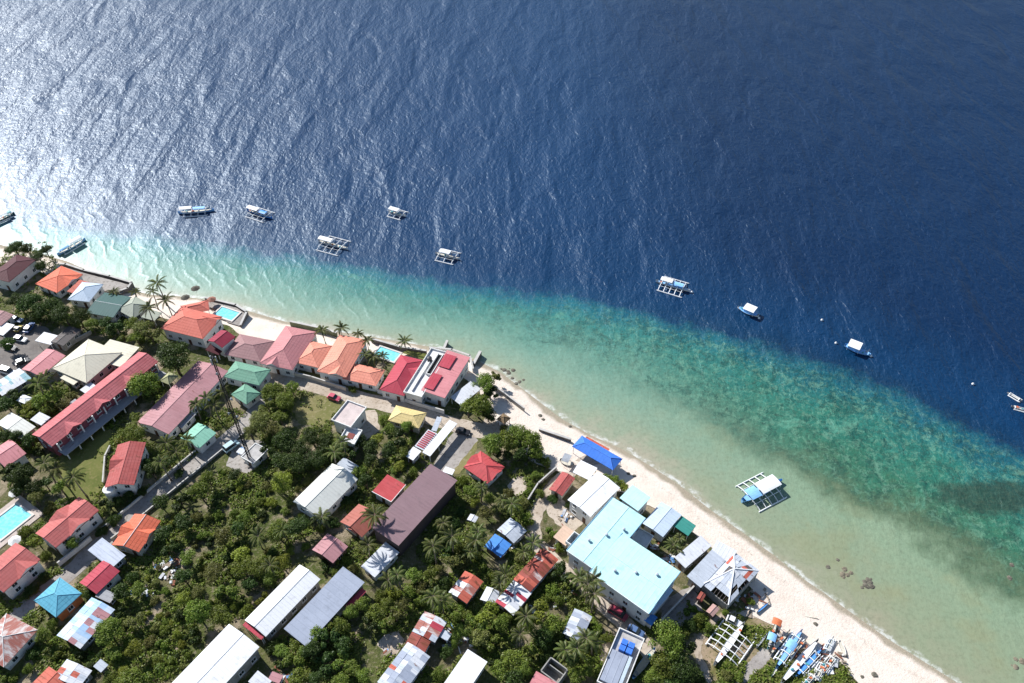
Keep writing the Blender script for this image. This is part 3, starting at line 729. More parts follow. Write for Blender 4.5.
house('grey-blue corrugated shed', 'right of the long white gabled shed', [(343,567.5),(365,582),(305.5,646.5),(284,629)], 4.6, 'shed', .05, 'y', r_greyblue, GREYW, name='shed', cat='shed', win=False)
house('narrow red lean-to', 'along the right side of the grey-blue corrugated shed', [(362,588),(366,591),(349,610),(345,606)], 3.4, 'shed', .08, 'y', r_crimson, GREYW, name='lean_to', cat='shed', win=False)
house('small white roof', 'at the bottom edge right of the large white warehouse', [(258,671),(272,681),(262,692),(248,682)], 3.0, 'shed', .06, 'y', r_white2, name='shed', cat='shed')
house('small pale pink roof', 'near the bottom edge beside the small white shed', [(272,672),(285,675),(278,683),(268,680)], 2.6, 'shed', .06, 'y', r_pink2, name='shed', cat='shed')
pm = [r_white2, r_rust, r_galv, r_rustwhite, r_crimson]
house('patchwork tin roof', 'of white and rusty sheets, upper one near the bottom centre', [(425,612.5),(448,621.5),(434,641),(411.5,632)], 3.4, 'gable', .16, 'y', None, GREYW, name='shack', cat='shack', patch=(pm, [4,2,3,2,1], 3))
house('low dark-red rusted roof', 'joining two patchwork shacks near the bottom centre', [(412,632),(433,640),(424,651),(405,644)], 3.0, 'gable', .12, 'y', r_rust, GREYW, name='shack', cat='shack')
house('long patchwork house', 'with red-white and grey-blue slopes at the bottom edge', [(409,644),(431,656.5),(400,695),(375,683)], 3.6, 'gable', .2, 'y', None, GREYW, name='house', cat='house', patch=([r_white2, r_rust2, r_galv, r_greyblue], [3,2,3,3], 11))
house('tiny grey tin roof', 'right of the upper patchwork shack', [(443,629),(452,634),(447,641),(438,636)], 2.6, 'shed', .08, 'y', r_galv, GREYW, name='shed', cat='shed')
house('plain white slab-like roof', 'cut by the bottom edge right of centre', [(468,650.5),(488.5,661.5),(463,697),(442,685)], 3.8, 'shed', .04, 'y', r_white, WHITE, name='shed', cat='shed')
house('rusty orange and white shack', 'left of the long red and white row house', [(466.5,570),(480,581.5),(468,605),(449,592)], 3.0, 'gable', .25, 'y', None, GREYW, name='shack', cat='shack', patch=([r_rust2, r_rust, r_white2, r_rustwhite], [3,3,2,2], 5))
house('tiny white gabled roof', 'between the rusty orange shack and the row house', [(488,587.5),(501,592),(494,604),(478,600)], 2.8, 'gable', .3, 'y', r_white2, GREYW, name='shed', cat='shed')
house('grey galvanised gabled roof', 'above the bright blue tarpaulin roof', [(510,517.5),(527,531),(513.5,543),(497,530)], 3.4, 'gable', .22, 'y', r_galv, GREYW, name='shack', cat='shack')
house('bright blue tarpaulin roof', 'below the grey galvanised roof', [(495.5,535),(512,544),(501,557),(482.5,546)], 2.9, 'gable', .14, 'y', r_tarp, WOODW, name='shack', cat='shack')
house('long row house with rust-red sheets', 'its upper half right of the dirt track bend', [(543,548.5),(557,558.5),(531,593),(513,578.5)], 3.8, 'gable', .22, 'y', None, WHITE, patch=([r_rust, r_rust2, r_rustwhite, r_white2], [5,3,1,1], 21))
house('white and crimson sheeted roof', 'lower half of the long row house', [(514.5,579.5),(531.5,592.5),(513.5,615),(495.5,602)], 3.4, 'gable', .18, 'y', None, WHITE, patch=([r_white2, r_white, r_crimson], [5,3,2], 8))
house('red cross-hipped house', 'beside the strip of dry grass right of the driveway', [(481,450.5),(504,467),(488,484),(463.5,467)], 3.4, 'hip', .42, 'y', r_red, gablets=[('+x', 0, 4.0, .8), ('-x', 0, 4.0, .8)])
house('faded orange-red gabled house', 'at the top of the dirt track', [(562.5,471.5),(573.5,477.5),(563,498),(549.5,488)], 3.4, 'gable', .3, 'y', r_redtile2, CREAM)
house('cobalt-blue long roof', 'standing on the beach sand', [(581,435),(623.5,459.5),(612,469.5),(573,447)], 3.6, 'hip', .5, 'x', r_blue, BLUEW, open_=True, posts=TRIM, name='beach_pavilion', cat='pavilion')
house('narrow orange awning strip', 'along the seaward eave of the cobalt-blue roof', [(586.5,436),(609,449),(607.5,452.5),(585,439)], 3.0, 'shed', .05, 'x', r_rust2, open_=True, name='awning', cat='awning')
house('white canvas roof', 'between the cobalt-blue roof and the big white house', [(581,460),(597,468),(589.5,480.5),(573,472)], 3.0, 'gable', .2, 'x', r_white, open_=True, name='canopy', cat='canopy')
house('two-storey white house', 'adjoining the pale cyan complex', [(598,472),(620.5,488),(590.5,516),(566.5,500)], 6.4, 'gable', .16, 'y', r_white, WHITE, storeys=2)
def trims(e, a, b, z, h):
    m = MB()
    for c, s in (((a+.06,0,z-.1),(.12,2*b,.42)), ((-a-.06,0,z-.1),(.12,2*b,.42))): m.box(c, s)
    m.build('fascia', B_FASCIA, e)
    m = MB(); m.box((0,-b-.06,z-.1),(2*a,.12,.4)); m.build('gutter', TRIM, e)
    for k in range(3):
        m = MB(); x, y = a*(.55-.5*k), b*(.35-.4*k); zz = z + (h-z)*(1-abs(x)/a if True else 0); m.lathe((x,y,z+.25), [(.02,0),(.28,0),(.28,.35),(.4,.4),(.3,.6),(.02,.68)], 10); m.build('roof_vent', r_galv, e)
B_FASCIA = M('fascia_blue', (.25,.48,.66,1), .6, .15)
house('upper wing of the pale cyan complex', 'next to the two-storey white house', [(612,496.5),(643.5,517),(600,577),(569.5,549)], 8.6, 'gable', .06, 'y', r_cyan, WHITE, inset=.5, storeys=3, name='hotel_wing', cat='hotel', extra=trims)
house('small seaward pale cyan roof', 'joined to the upper cyan wing facing the beach', [(632.5,485.5),(651,498),(638,510.5),(619,498)], 6.4, 'shed', .05, 'x', r_cyan, WHITE, name='hotel_wing', cat='hotel', nodoor=True)
house('largest pale cyan roof', 'three storeys high, above the dirt track', [(622.5,536.5),(684.5,571),(647,610),(587,572)], 9.0, 'gable', .07, 'x', r_cyan, WHITE, inset=.5, storeys=3, name='hotel', cat='hotel', extra=trims)
def balc(e, a, b, z, h):
    m = MB(); m.box((0,0,z+.09),(2*a*.5,2*b*.45,.02)); m.build('terrace_floor', CONC, e)
    m = MB(); m.lathe((a*.3, b*.1, z+.1), [(.01,0),(.5,0),(.5,1.1),(.15,1.25),(.01,1.25)], 10); m.build('water_tank', DARKM, e)
house('white block with an open roof terrace', 'at the left corner of the cyan complex', [(574,533),(583.5,540),(576,551.5),(566,543)], 6.4, 'flat', 0, 'y', r_concrete, WHITE, parapet=1.0, extra=balc, storeys=2)
house('flat peach roof', 'beside the dirt track left of the terrace block', [(564,525.5),(576,532),(565.5,547.5),(554,536)], 3.2, 'shed', .05, 'y', r_peach, CREAM)
house('white flat utility block', 'in the gap between the cyan complex and the pale blue house', [(634,525),(653,537),(646,549),(627,537)], 3.4, 'flat', 0, 'y', r_whiteflat, WHITE, parapet=.5)
house('lower blue lean-to', 'under the right end of the largest cyan roof', [(668,586),(673,590),(653,615),(648,610)], 5.2, 'shed', .2, 'y', r_sky, WHITE, win=False, name='lean_to', cat='lean-to')
house('small bright blue canopy', 'at the bottom corner of the largest cyan roof', [(650,612),(657,617),(652,626),(644,620)], 3.2, 'shed', .06, 'y', r_tarp, open_=True, name='canopy', cat='canopy')
house('pale blue-grey beach house roof', 'behind the palms on the beach front', [(661.5,501),(680.5,515),(663.5,537.5),(643,523.5)], 4.2, 'gable', .12, 'y', r_paleblue, WHITE)
house('teal-green awning', 'on the beach side of the pale blue-grey house', [(680.5,515),(695,526),(688,537),(675,526.5)], 3.0, 'shed', .1, 'y', ROOF('roof_sea_green', C(40,150,136), 0, .2), open_=True, name='awning', cat='awning')
house('white broken roof', 'left part of the wrecked building on the beach', [(701,531.5),(709,548),(686,567),(676,561)], 4.0, 'shed', .08, 'y', r_white2, GREYW, name='ruin', cat='ruin')
house('grey corrugated roof', 'middle part of the wrecked building on the beach', [(713,551),(725,560),(702,588),(685,576)], 4.4, 'shed', .06, 'y', r_galv, GREYW, name='ruin', cat='ruin')

# the stripped hip roof at the right end of the wrecked building
def skeleton():
    eave = 3.2; px = [(735,545),(752,574),(731,606),(705,588)]
    m, rz, a, b = rect(px, LAND + eave); h = eave + min(a, b) * .26
    e = empty('ruined_building', (m.x, m.y, LAND), rz, 'stripped hip roof with white ridges and bare rafters on the beach', 'ruin')
    HOUSES.append(('stripped hip roof on the beach', m, rz, a, b)); rnd = random.Random(4)
    E = [(-a,-b),(a,-b),(a,b),(-a,b)]; top = Vector((-a*.18,b*.30,h))
    w_ = MB()
    for x0, y0, x1, y1 in ((-a,-b,a,-b),(a,-b,a,b),(a,b,-a,b),(-a,b,-a,-b)):
        cx, cy = (x0+x1)/2*.94, (y0+y1)/2*.94; L = math.hypot(x1-x0, y1-y0)*.9
        w_.box((cx, cy, 1.2), (L if x0 != x1 else .2, L if y0 != y1 else .2, 2.6))
    w_.build('wall', GREYW, e)
    for q in E:
        p = MB(); p.tube((q[0]*.95,q[1]*.95,0),(q[0]*.95,q[1]*.95,eave),.16,.16,6); p.build('post', GREYW, e)
        p = MB(); p.box((0,0,0),(.9,1,.14)); d = top - Vector((q[0],q[1],eave)); L = d.length
        v = [Vector((x*.55, y*L, z)) for x, y, z in ((-.5,0,0),(.5,0,0),(.5,1,0),(-.5,1,0),(-.5,0,.14),(.5,0,.14),(.5,1,.14),(-.5,1,.14))]
        s = d.cross(Vector((0,0,1))).normalized(); n = s.cross(d).normalized(); dd = d.normalized()
        p = MB(); p.add([Vector((q[0],q[1],eave+.15)) + s*x.x*.42 + dd*x.y + n*x.z for x in v], [(3,2,1,0),(4,5,6,7),(0,1,5,4),(1,2,6,5),(2,3,7,6),(3,0,4,7)])
        p.build('ridge_cap', r_white, e)
    rf = MB()
    for i in range(4):
        p0, p1 = Vector((*E[i], eave)), Vector((*E[(i+1)%4], eave))
        for k in range(1, 9):
            f = k / 9; f2 = 1 - abs(2*f-1); q = p0.lerp(p1, f); edge = p0 if f < .5 else p1
            rf.tube(q, edge.lerp(top, f2), .07, .07, 4)
        for g in (.3, .6): rf.tube(p0.lerp(top, g), p1.lerp(top, g), .05, .05, 4)
    rf.build('rafters', r_dark, e)
    sh = MB()
    for i in range(4):
        p0, p1 = Vector((*E[i], eave)), Vector((*E[(i+1)%4], eave)); n = (p1-p0).cross(top-p0).normalized()
        for r in range(5):
            for c_ in range(3):
                if rnd.random() < (.17 if i in (0, 1) else .05): continue
                f0, f1 = r/5, (r+1)/5; a0, a1 = c_/3, (c_+1)/3
                if n.z < 0: n = -n
                o = n * (.1 + rnd.uniform(0,.12))
                q = [p0.lerp(p1,a0).lerp(top,f0)+o, p0.lerp(p1,a1).lerp(top,f0)+o, p0.lerp(p1,a1).lerp(top,f1)+o, p0.lerp(p1,a0).lerp(top,f1)+o]
                sh.add(q + [x - n*.03 for x in q], [(0,1,2,3),(7,6,5,4),(0,4,5,1),(1,5,6,2),(2,6,7,3),(3,7,4,0)], rnd.choices([0,1,2,3],[5,3,.8,.25])[0])
    sh.build('roof', [r_galv, r_white2, r_dark, r_rust2], e)
skeleton()
house('crumpled white roof panel', 'seaward of the grey corrugated wreck on the beach', [(717,542),(738,551),(729,564),(709,553)], 4.2, 'shed', .1, 'x', r_white2, GREYW, name='ruin', cat='ruin', win=False)
house('small rusty hut', 'upper of two beside the wrecked beach building', [(701,591),(706,594),(701.5,603),(696,599)], 2.6, 'gable', .3, 'y', r_rust, WOODW, win=False, name='hut', cat='hut')
house('small pinkish hut', 'lower of two beside the wrecked beach building', [(713,603),(719,609),(713,617.5),(706.5,611)], 2.6, 'gable', .3, 'y', ROOF('roof_pale_rust', C(190,146,136), .3, .3), WOODW, win=False, name='hut', cat='hut')
def flatb(e, a, b, z, h):
    m = MB(); m.box((-a*.2,-b*.35,z+.5),(a*1.3,b*1.1,.5)); m.build('roof_shed', r_greyblue, e)
    m = MB(); m.box((a*.55,-b*.3,z+.4),(a*.3,b*1.1,.7)); m.build('roof_wall', BLUEW, e)
    m = MB()
    for dx in (-.75,.75):
        for dy in (-.7,.7): m.box((a*.05+dx, b*.45+dy, z+.7), (1.3,1.2,1.2))
    m.build('water_tank', r_blue, e)
house('concrete flat-roofed building with blue tanks', 'cut by the bottom edge below the cyan complex', [(620.5,630),(646,640),(622,692),(594,684)], 5.4, 'flat', 0, 'y', r_concrete, WHITE, parapet=.7, extra=flatb)
house('grey tin roof with an orange corner', 'among palms left of the dirt track', [(576.5,608.5),(592.5,617.5),(580.5,638.5),(560.5,635.5)], 3.2, 'gable', .15, 'y', None, GREYW, name='shack', cat='shack', patch=([r_galv, r_greyblue, r_white2, r_rust2], [4,3,2,1], 14))
house('flat pink roof', 'at the bottom edge beside a roofless concrete shell', [(536.5,673),(560,683),(548,701),(525,690)], 3.4, 'shed', .04, 'y', r_pink, GREYW)
def shell():
    m, rz, a, b = rect([(551,656.5),(567,670),(558,683),(541,671)], LAND + 2.6)
    e = empty('roofless_shell', (m.x, m.y, LAND), rz, 'roofless concrete shell with bare floor above the flat pink roof', 'ruin')
    HOUSES.append(('roofless concrete shell', m, rz, a, b))
    w_ = MB()
    for c, s in (((a,0,1.3),(.25,2*b,2.6)),((-a,0,1.3),(.25,2*b,2.6)),((0,b,1.298),(2*a-.25,.25,2.6)),((0,-b,1.298),(2*a-.25,.25,2.6)),((0,b*.3,1.1),(2*a-.25,.2,2.2))): w_.box(c, s)
    w_.build('wall', GREYW, e); f = MB(); f.box((0,0,.05),(2*a-.3,2*b-.3,.2)); f.build('floor', CONC, e)
shell()

# --- the left block
house('faded pink gabled house', 'beside the parking lot', [(47.5,347.5),(63.5,356),(41,377.5),(22.5,369)], 3.6, 'gable', .24, 'y', r_pink)
house('big cream hip-roofed house', 'left of the long red row of apartments', [(88,338.5),(122,353),(86,383),(53,368.5)], 4.0, 'hip', .4, 'y', r_cream, CREAM)
house('low cream terrace roof', 'between the big cream hip roof and the long red apartments', [(106,339),(141,347.5),(117,369),(98,358)], 3.0, 'shed', .03, 'y', r_cream, CREAM, name='shed', cat='shed')
house('small beige shed', 'below the big cream hip roof', [(66,373.5),(79,380.5),(73,385.5),(61.5,378.5)], 2.8, 'shed', .06, 'y', r_cream, CREAM, name='shed', cat='shed')
def gallery(e, a, b, z, h):
    m = MB(); m.box((a + 1.25, 0, z - 2.9), (3.2, 2*b*.96, .16)); m.build('gallery_roof', r_grey, e)
    n = 10
    for i in range(n):
        p = MB(); yy = -b*.93 + 1.86*b*i/(n-1); p.box((a + .3, yy, z - 1.5), (.32,.32,2.8)); p.build('column', TRIM, e)
        p = MB(); p.box((a + 2.6, yy, (z-3.0-1.2)/2), (.28,.28,z-3.0+1.2)); p.build('column', TRIM, e)
house('long red-roofed apartment row', 'with grey gallery roof and three small gables', [(140.5,352),(156,361),(53.5,448),(31,433.5)], 6.2, 'gable', .42, 'y', ROOF('roof_weathered_pink_red', C(204, 100, 104), .04, .4, rows=.8, streak=.5), M('wine_wall', (0.25,0.07,0.09,1), .8), storeys=2, name='apartment_row', cat='apartments',
      gablets=[('+x', -11, 4.5, .8), ('+x', -1.5, 4.5, .8), ('+x', 8.5, 4.5, .8)], extra=gallery)
house('long dusty pink gabled building', 'below the green-roofed house', [(197,360),(226,371),(168,437.5),(141,420.5)], 4.4, 'gable', .22, 'y', r_pink2)
house('green hip-roofed house', 'right of the long dusty pink building', [(235,360.5),(269,369.5),(260,387.5),(225.5,375)], 4.2, 'hip', .4, 'x', r_green)
house('small dark green pyramid roof', 'directly below the green hip-roofed house', [(246,382),(258,393.5),(247,406),(232.5,394)], 3.4, 'hip', .5, 'y', r_green)
house('mint-green gabled house', 'on the lane below the palms', [(197.5,422.5),(215.5,432.5),(198.5,450),(182,437)], 3.8, 'gable', .26, 'y', r_mint)
house('grey shed', 'between the dusty pink building and the mint-green house', [(187,410),(195,414),(182,429),(173,424)], 3.0, 'shed', .08, 'y', r_grey, name='shed', cat='shed')
house('small whitish concrete hut', 'at the foot of the lattice mast', [(255.5,442),(266.5,450),(253.5,466),(243,457)], 3.4, 'flat', 0, 'y', r_concrete, WHITE, parapet=.25, name='hut', cat='hut')
house('small white cabin', 'left of the lattice mast hut', [(240,447.5),(245,450),(242,455),(236.5,452)], 2.4, 'shed', .06, 'y', r_white2, WHITE, win=False, name='hut', cat='hut')
house('pinkish-red roof', 'cut by the left edge above the pool', [(10.5,440),(26,452.5),(6,468),(-12,452)], 4.2, 'gable', .3, 'y', r_pink)
def turret(e, a, b, z, h):
    m = MB(); m.lathe((-a*.8,-b*.98,0), [(1.35,-1.6),(1.35,z*.8),(1.5,z*.8+.05),(1.5,z*.8+.25),(.02,z*.8+.5)], 12); m.build('turret', WHITE, e)
house('two-storey house with a striped red roof', 'beside the round lawn', [(119,443),(140.5,444.5),(138.5,486),(104.5,486)], 6.0, 'gable', .36, 'y', r_redtile2, WHITE, storeys=2, gablets=[('-x', 1.0, 5.0, .9)], extra=turret)
house('white-walled house with a red tiled cross roof', 'below the lawn', [(78,498),(100,509),(55,549),(36,532)], 5.8, 'gable', .34, 'y', r_redtile, WHITE, storeys=2, gablets=[('+x', 0.5, 5.5, .95), ('-x', .5, 5.5, .95)])
house('salmon-tiled white house', 'cut by the left edge beside the lane', [(16,543),(40,559),(4,593),(-22,574)], 5.6, 'gable', .32, 'y', r_redtile, WHITE, storeys=2, gablets=[('+x', 1.5, 5.0, .9)])
house('bright orange cross-gabled cottage', 'between the lane and the thicket', [(133,510.5),(157.5,523),(138.5,554.5),(117.5,543.5)], 3.8, 'gable', .4, 'y', r_orange, CREAM, gablets=[('+x', 0, 4.2, .95), ('-x', 0, 4.2, .95)], capm=TRIM)
house('white and grey-blue streaked roof', 'between the lane and the orange cottage', [(103.5,539),(126,556),(112,567),(87.5,552.5)], 3.2, 'shed', .1, 'y', ROOF('roof_blue_white', C(196,204,220), 0, .45, seam=1.8, streak=.7), GREYW)
house('crimson gabled house', 'behind the turquoise pyramid roof', [(103,560.5),(120,571),(96.5,594),(79,582.5)], 3.8, 'gable', .32, 'y', r_crimson)
house('dull grey-brown lean-to', 'below the crimson gabled house', [(103,589),(117,594),(110,603),(95,597)], 2.6, 'shed', .1, 'y', r_grey, WOODW, name='shed', cat='shed')
house('turquoise pyramid-roofed house', 'with orange walls', [(60.5,577.5),(81,593),(56.5,618),(33.5,600)], 4.0, 'hip', .42, 'y', r_turq, ORANGEW)
house('sky-blue tin roof with pinkish patches', 'below the turquoise pyramid roof', [(92,597.5),(114,609.5),(80,649),(58,635)], 3.2, 'gable', .2, 'y', None, GREYW, patch=([r_sky, r_white2, r_paleblue, r_pink2], [6,2,3,2], 33))
house('half-rusted white hip roof', 'cut by the left edge at the bottom', [(7,611),(35,631),(4,669),(-26,649)], 3.8, 'hip', .4, 'y', r_rustwhite, WHITE, capm=TRIM)
house('small white roof with a rusty patch', 'at the lower left bottom edge', [(67,659),(91.5,671),(78,688),(54,677)], 3.0, 'gable', .16, 'y', None, GREYW, name='shack', cat='shack', patch=([r_white2, r_galv, r_rust2], [4,2,2], 41))
house('rust-red tin roof', 'at the bottom edge beside a small white roof', [(49,667.5),(69,680),(51,697),(30,684)], 2.9, 'gable', .2, 'y', r_rust2, GREYW, name='shack', cat='shack')
house('tiny grey-white roof', 'below the sky-blue patched roof', [(101,659),(108.5,665),(101,672),(93,667)], 2.4, 'shed', .08, 'y', r_galv, GREYW, win=False, name='shed', cat='shed')
house('mauve roof', 'cut by the left edge beside the parking lot', [(-3,308),(10.5,316),(1,327),(-13,320)], 3.6, 'gable', .2, 'y', r_mauve)
house('small white carport roof', 'at the left edge of the parking lot', [(2,321.5),(14,325),(3,336),(-9,332)], 2.8, 'shed', .05, 'y', r_white, open_=True, name='carport', cat='carport')
house('white carport roof', 'in the middle of the parking lot', [(43,331.5),(60,336.5),(49.5,345),(37.5,341)], 2.8, 'shed', .04, 'y', r_white, open_=True, name='carport', cat='carport')
house('long charcoal roof', 'between the parking lot and the big cream roof', [(68.5,325),(79,331),(63,347),(52.5,341.5)], 3.4, 'gable', .2, 'y', r_dark, GREYW)
house('half white half teal shed', 'at the left edge below the parking lot', [(20,368.5),(30,377.5),(2,397),(-9,385)], 3.0, 'gable', .14, 'y', None, GREYW, name='shed', cat='shed', patch=([r_white2, ROOF('roof_pale_teal', C(140,186,196),0,.2)], [3,2], 9))
house('pale greenish-white roof', 'at the left edge above the pinkish-red roof', [(10,412.5),(37.5,427),(20,437),(-4,424)], 3.0, 'gable', .12, 'y', r_ivory, CREAM)
house('small white gazebo roof', 'among the bushes left of the long red apartments', [(23,393.5),(31,398),(25,404.5),(17,400)], 2.8, 'hip', .3, 'y', r_white, open_=True, name='gazebo', cat='gazebo')
house('small pale shed', 'touching the left side of the long red apartments', [(40,411),(49,418),(41,426),(32,420)], 2.6, 'shed', .06, 'y', r_white2, name='shed', cat='shed')
house('plain grey tin roof', 'halfway along the left side of the long red apartments', [(75,399),(83,404),(73,411),(66,406)], 2.6, 'shed', .06, 'y', r_grey, GREYW, name='shed', cat='shed')
house('narrow white roof', 'between the cream house and the long red apartments', [(91,382),(96,386),(86,394),(80,390)], 2.6, 'shed', .05, 'y', r_white2, name='shed', cat='shed')
house('small tin roof with a curved top', 'beside the blue tarpaulin shack yard', [(471,514),(479,517),(475,522),(466,520)], 2.4, 'gable', .2, 'y', r_white2, GREYW, win=False, name='shed', cat='shed')
house('small white gate shelter', 'by the drive below the yellow roof', [(445,466),(455,470),(452,475),(443,472)], 2.6, 'shed', .05, 'y', r_white, win=False, name='shed', cat='shed')

t_thatch = M('thatch_brown', (.20,.14,.08,1), .95, .35, 1.5, .3)
house('small brown thatched hut', 'on the sandy yard below the round shore trees', [(503,413),(511,418),(504,424),(497,419)], 2.6, 'hip', .6, 'y', t_thatch, WOODW, open_=True, posts=WOODW, name='hut', cat='hut')
house('pale olive pointed gazebo', 'between the long red apartments and the long dusty pink building', [(169,371),(176,376),(169,386),(162,380)], 2.8, 'hip', .7, 'y', ROOF('roof_pale_olive', C(176,176,128), 0, .2), open_=True, name='gazebo', cat='gazebo')
house('white-topped stall', 'by the roadside left of the narrow white canopy', [(437,416),(441,418),(437,432),(432,430)], 2.4, 'shed', .06, 'y', r_galv, GREYW, open_=True, name='stall', cat='stall')

# ------------------------------------------------------------------ plants
def LEAF(name, c1, c2, c3):
    t = NT(name); a = t.attr('tone')
    rnd = t.node('ShaderNodeObjectInfo').outputs['Random']
    k = t.mix(a, c1, c2)
    k = t.mix(t.math('MULTIPLY', t.mapr(t.math('FRACT', t.math('MULTIPLY', a, 7.3)), 0.80, 0.9), 0.6), k, c3)
    hs = t.node('ShaderNodeHueSaturation'); t.l.new(k, hs.inputs['Color'])
    t.l.new(t.mapr(rnd, 0, 1, 0.482, 0.515, False), hs.inputs['Hue']); t.l.new(t.mapr(rnd, 0, 1, 0.75, 1.3, False), hs.inputs['Value'])
    df = t.node('ShaderNodeBsdfDiffuse'); tr = t.node('ShaderNodeBsdfTranslucent'); gl = t.node('ShaderNodeBsdfGlossy')
    gl.inputs['Roughness'].default_value = .45
    for x in (df, tr): t.l.new(hs.outputs[0], x.inputs[0])
    m1 = t.node('ShaderNodeMixShader'); m1.inputs[0].default_value = .3; t.l.new(df.outputs[0], m1.inputs[1]); t.l.new(tr.outputs[0], m1.inputs[2])
    m2 = t.node('ShaderNodeMixShader'); m2.inputs[0].default_value = .012; t.l.new(m1.outputs[0], m2.inputs[1]); t.l.new(gl.outputs[0], m2.inputs[2])
    t.l.new(m2.outputs[0], t.out.inputs[0]); return t.m
TONES = {'dark':   LEAF('leaf_dark', (.024,.042,.010,1), (.060,.098,.020,1), (.08,.11,.03,1)),
         'mid':    LEAF('leaf_mid', (.062,.096,.013,1), (.170,.225,.032,1), (.22,.22,.06,1)),
         'yellow': LEAF('leaf_yellow_green', (.110,.135,.016,1), (.245,.270,.036,1), (.22,.22,.06,1)),
         'olive':  LEAF('leaf_olive', (.092,.104,.024,1), (.185,.195,.050,1), (.19,.17,.08,1)),
         'palm':   LEAF('leaf_palm', (.038,.058,.014,1), (.120,.148,.034,1), (.20,.16,.06,1))}
BARK = M('bark', (0.13, 0.095, 0.07, 1), .95, .35, 2.0, .3)
PBARK = M('palm_bark', (0.22, 0.18, 0.14, 1), .95, .35, 2.0, .3)

def quads(cen, nrm, size, aspect=1.0, rng=np.random):
    n = len(cen); r = rng.normal(size=(n, 3)); t = np.cross(nrm, r); t /= np.linalg.norm(t, axis=1)[:, None] + 1e-9
    b = np.cross(nrm, t); s = size[:, None] / 2
    return np.stack([cen - t*s*.6*aspect - b*s, cen + t*s*aspect - b*s*.3, cen + t*s*.5*aspect + b*s, cen - t*s*aspect + b*s*.5], 1).reshape(-1, 3)
def crown_mesh(name, seed, nl, leaves, leaf, flat, spread, tone):
    rng = np.random.RandomState(seed); cs, ns, ss, tn = [], [], [], []
    for k in range(nl):
        an = rng.uniform(0, 2*math.pi); rr = spread * math.sqrt(rng.uniform(0, 1)); 
        c = np.array([rr*math.cos(an), rr*math.sin(an), flat * (1 - rr**2*.8) * rng.uniform(.35, 1.0)])
        lr = rng.uniform(.17, .40); lt = rng.uniform(0, 1)
        m = int(leaves / nl * (lr/.35)**2)
        d = rng.normal(size=(m, 3)); d /= np.linalg.norm(d, axis=1)[:, None]
        rad = lr * rng.uniform(.3, 1.3, m) ** .7
        p = c + d * rad[:, None] * np.array([1, 1, .8])
        nn = d * .7 + np.array([0, 0, .55]) + rng.normal(size=(m, 3)) * .45; nn /= np.linalg.norm(nn, axis=1)[:, None]
        cs.append(p); ns.append(nn); ss.append(leaf * rng.uniform(.55, 1.45, m)); tn.append(np.clip(lt*.6 + rng.uniform(0, .4, m), 0, 1))
    cs, ns, ss, tn = map(np.concatenate, (cs, ns, ss, tn))
    return fast_mesh(name, quads(cs, ns, ss, rng=rng), 4, TONES[tone], {'tone': tn})
def trunk_mesh(seed):
    rnd = random.Random(seed); m = MB(); m.tube((0,0,-1.0),(0.03,.02,-.35),.075,.055,7)
    for i in range(5):
        an = i*1.256 + rnd.uniform(-.3,.3); r = rnd.uniform(.3,.55)
        m.tube((.03,.02,-.38),(r*math.cos(an), r*math.sin(an), rnd.uniform(.0,.3)),.04,.012,5)
    return m.mesh('trunk', BARK)
VAR = {}
for tone in ('dark', 'mid', 'yellow', 'olive'):
    VAR[tone] = [crown_mesh('crown', 10+i, (15,26,10,20)[i], (3600,4600,2600,2900)[i], (.088,.07,.125,.10)[i], (.55,.85,.38,.62)[i], (.74,.66,.82,.78)[i], tone) for i in range(4)]
    VAR[tone+'_big'] = [crown_mesh('crown', 50+i, (26,34,20)[i], (9000,8000,7000)[i], (.06,.075,.055)[i], (.6,.8,.45)[i], .78, tone) for i in range(3)]
TRUNKS = [trunk_mesh(i) for i in range(3)]
WORDS = {'dark': 'dark green', 'mid': 'mid-green', 'yellow': 'bright yellow-green', 'olive': 'olive-green'}
PLANTS = []      # (object, x, y, px, py, size, words) - named at the end, once everything stands
TREES_XY = []
def tree(x, y, r, tone, base=LAND, hk=None):
    big = r > 3.0; hk = hk or random.uniform(.8, 1.05)
    if r < 1.95:
        o = bpy.data.objects.new('shrub', random.choice(VAR[tone])); COL.objects.link(o); o.location = (x, y, base + .25*r); o.scale = (r, r, r*hk*1.25)
        o.rotation_euler = (0, 0, random.uniform(0, 6.28)); o['category'] = 'shrub'
        PLANTS.append((o, x, y, r, WORDS[tone], 'bushy shrub', r)); TREES_XY.append((x, y, r)); return o
    h = r * random.uniform(.95, 1.25)                                # crown base height
    e = empty('broadleaf_tree', (x, y, base), random.uniform(0, 6.28), None, 'tree'); e.scale = (r, r, r*hk)
    c = bpy.data.objects.new('crown', random.choice(VAR[tone + ('_big' if big else '')])); COL.objects.link(c); c.parent = e
    k = h / (r*hk); c.location = (0, 0, k)
    t_ = bpy.data.objects.new('trunk', random.choice(TRUNKS)); COL.objects.link(t_); t_.parent = e; t_.scale = (1, 1, k+.15); t_.location = (0, 0, k)
    PLANTS.append((e, x, y, r, WORDS[tone], 'broadleaf tree', h + r*.5)); TREES_XY.append((x, y, r)); return e
def inside(px, py, poly):
    c = False
    for (x0, y0), (x1, y1) in zip(poly, poly[1:] + poly[:1]):
        if (y0 > py) != (y1 > py) and px < (x1-x0)*(py-y0)/(y1-y0)+x0: c = not c
    return c
def near_house(x, y, mar):
    for _, m, rz, a, b in HOUSES:
        dx, dy = x-m.x, y-m.y; lx = dx*math.cos(rz)+dy*math.sin(rz); ly = -dx*math.sin(rz)+dy*math.cos(rz)
        if abs(lx) < a+mar and abs(ly) < b+mar: return True
    return False
def near_road(x, y, mar):
    for w_, hw in ROADS:
        if np.min(np.hypot(w_[:,0]-x, w_[:,1]-y)) < hw+mar: return True
    return False

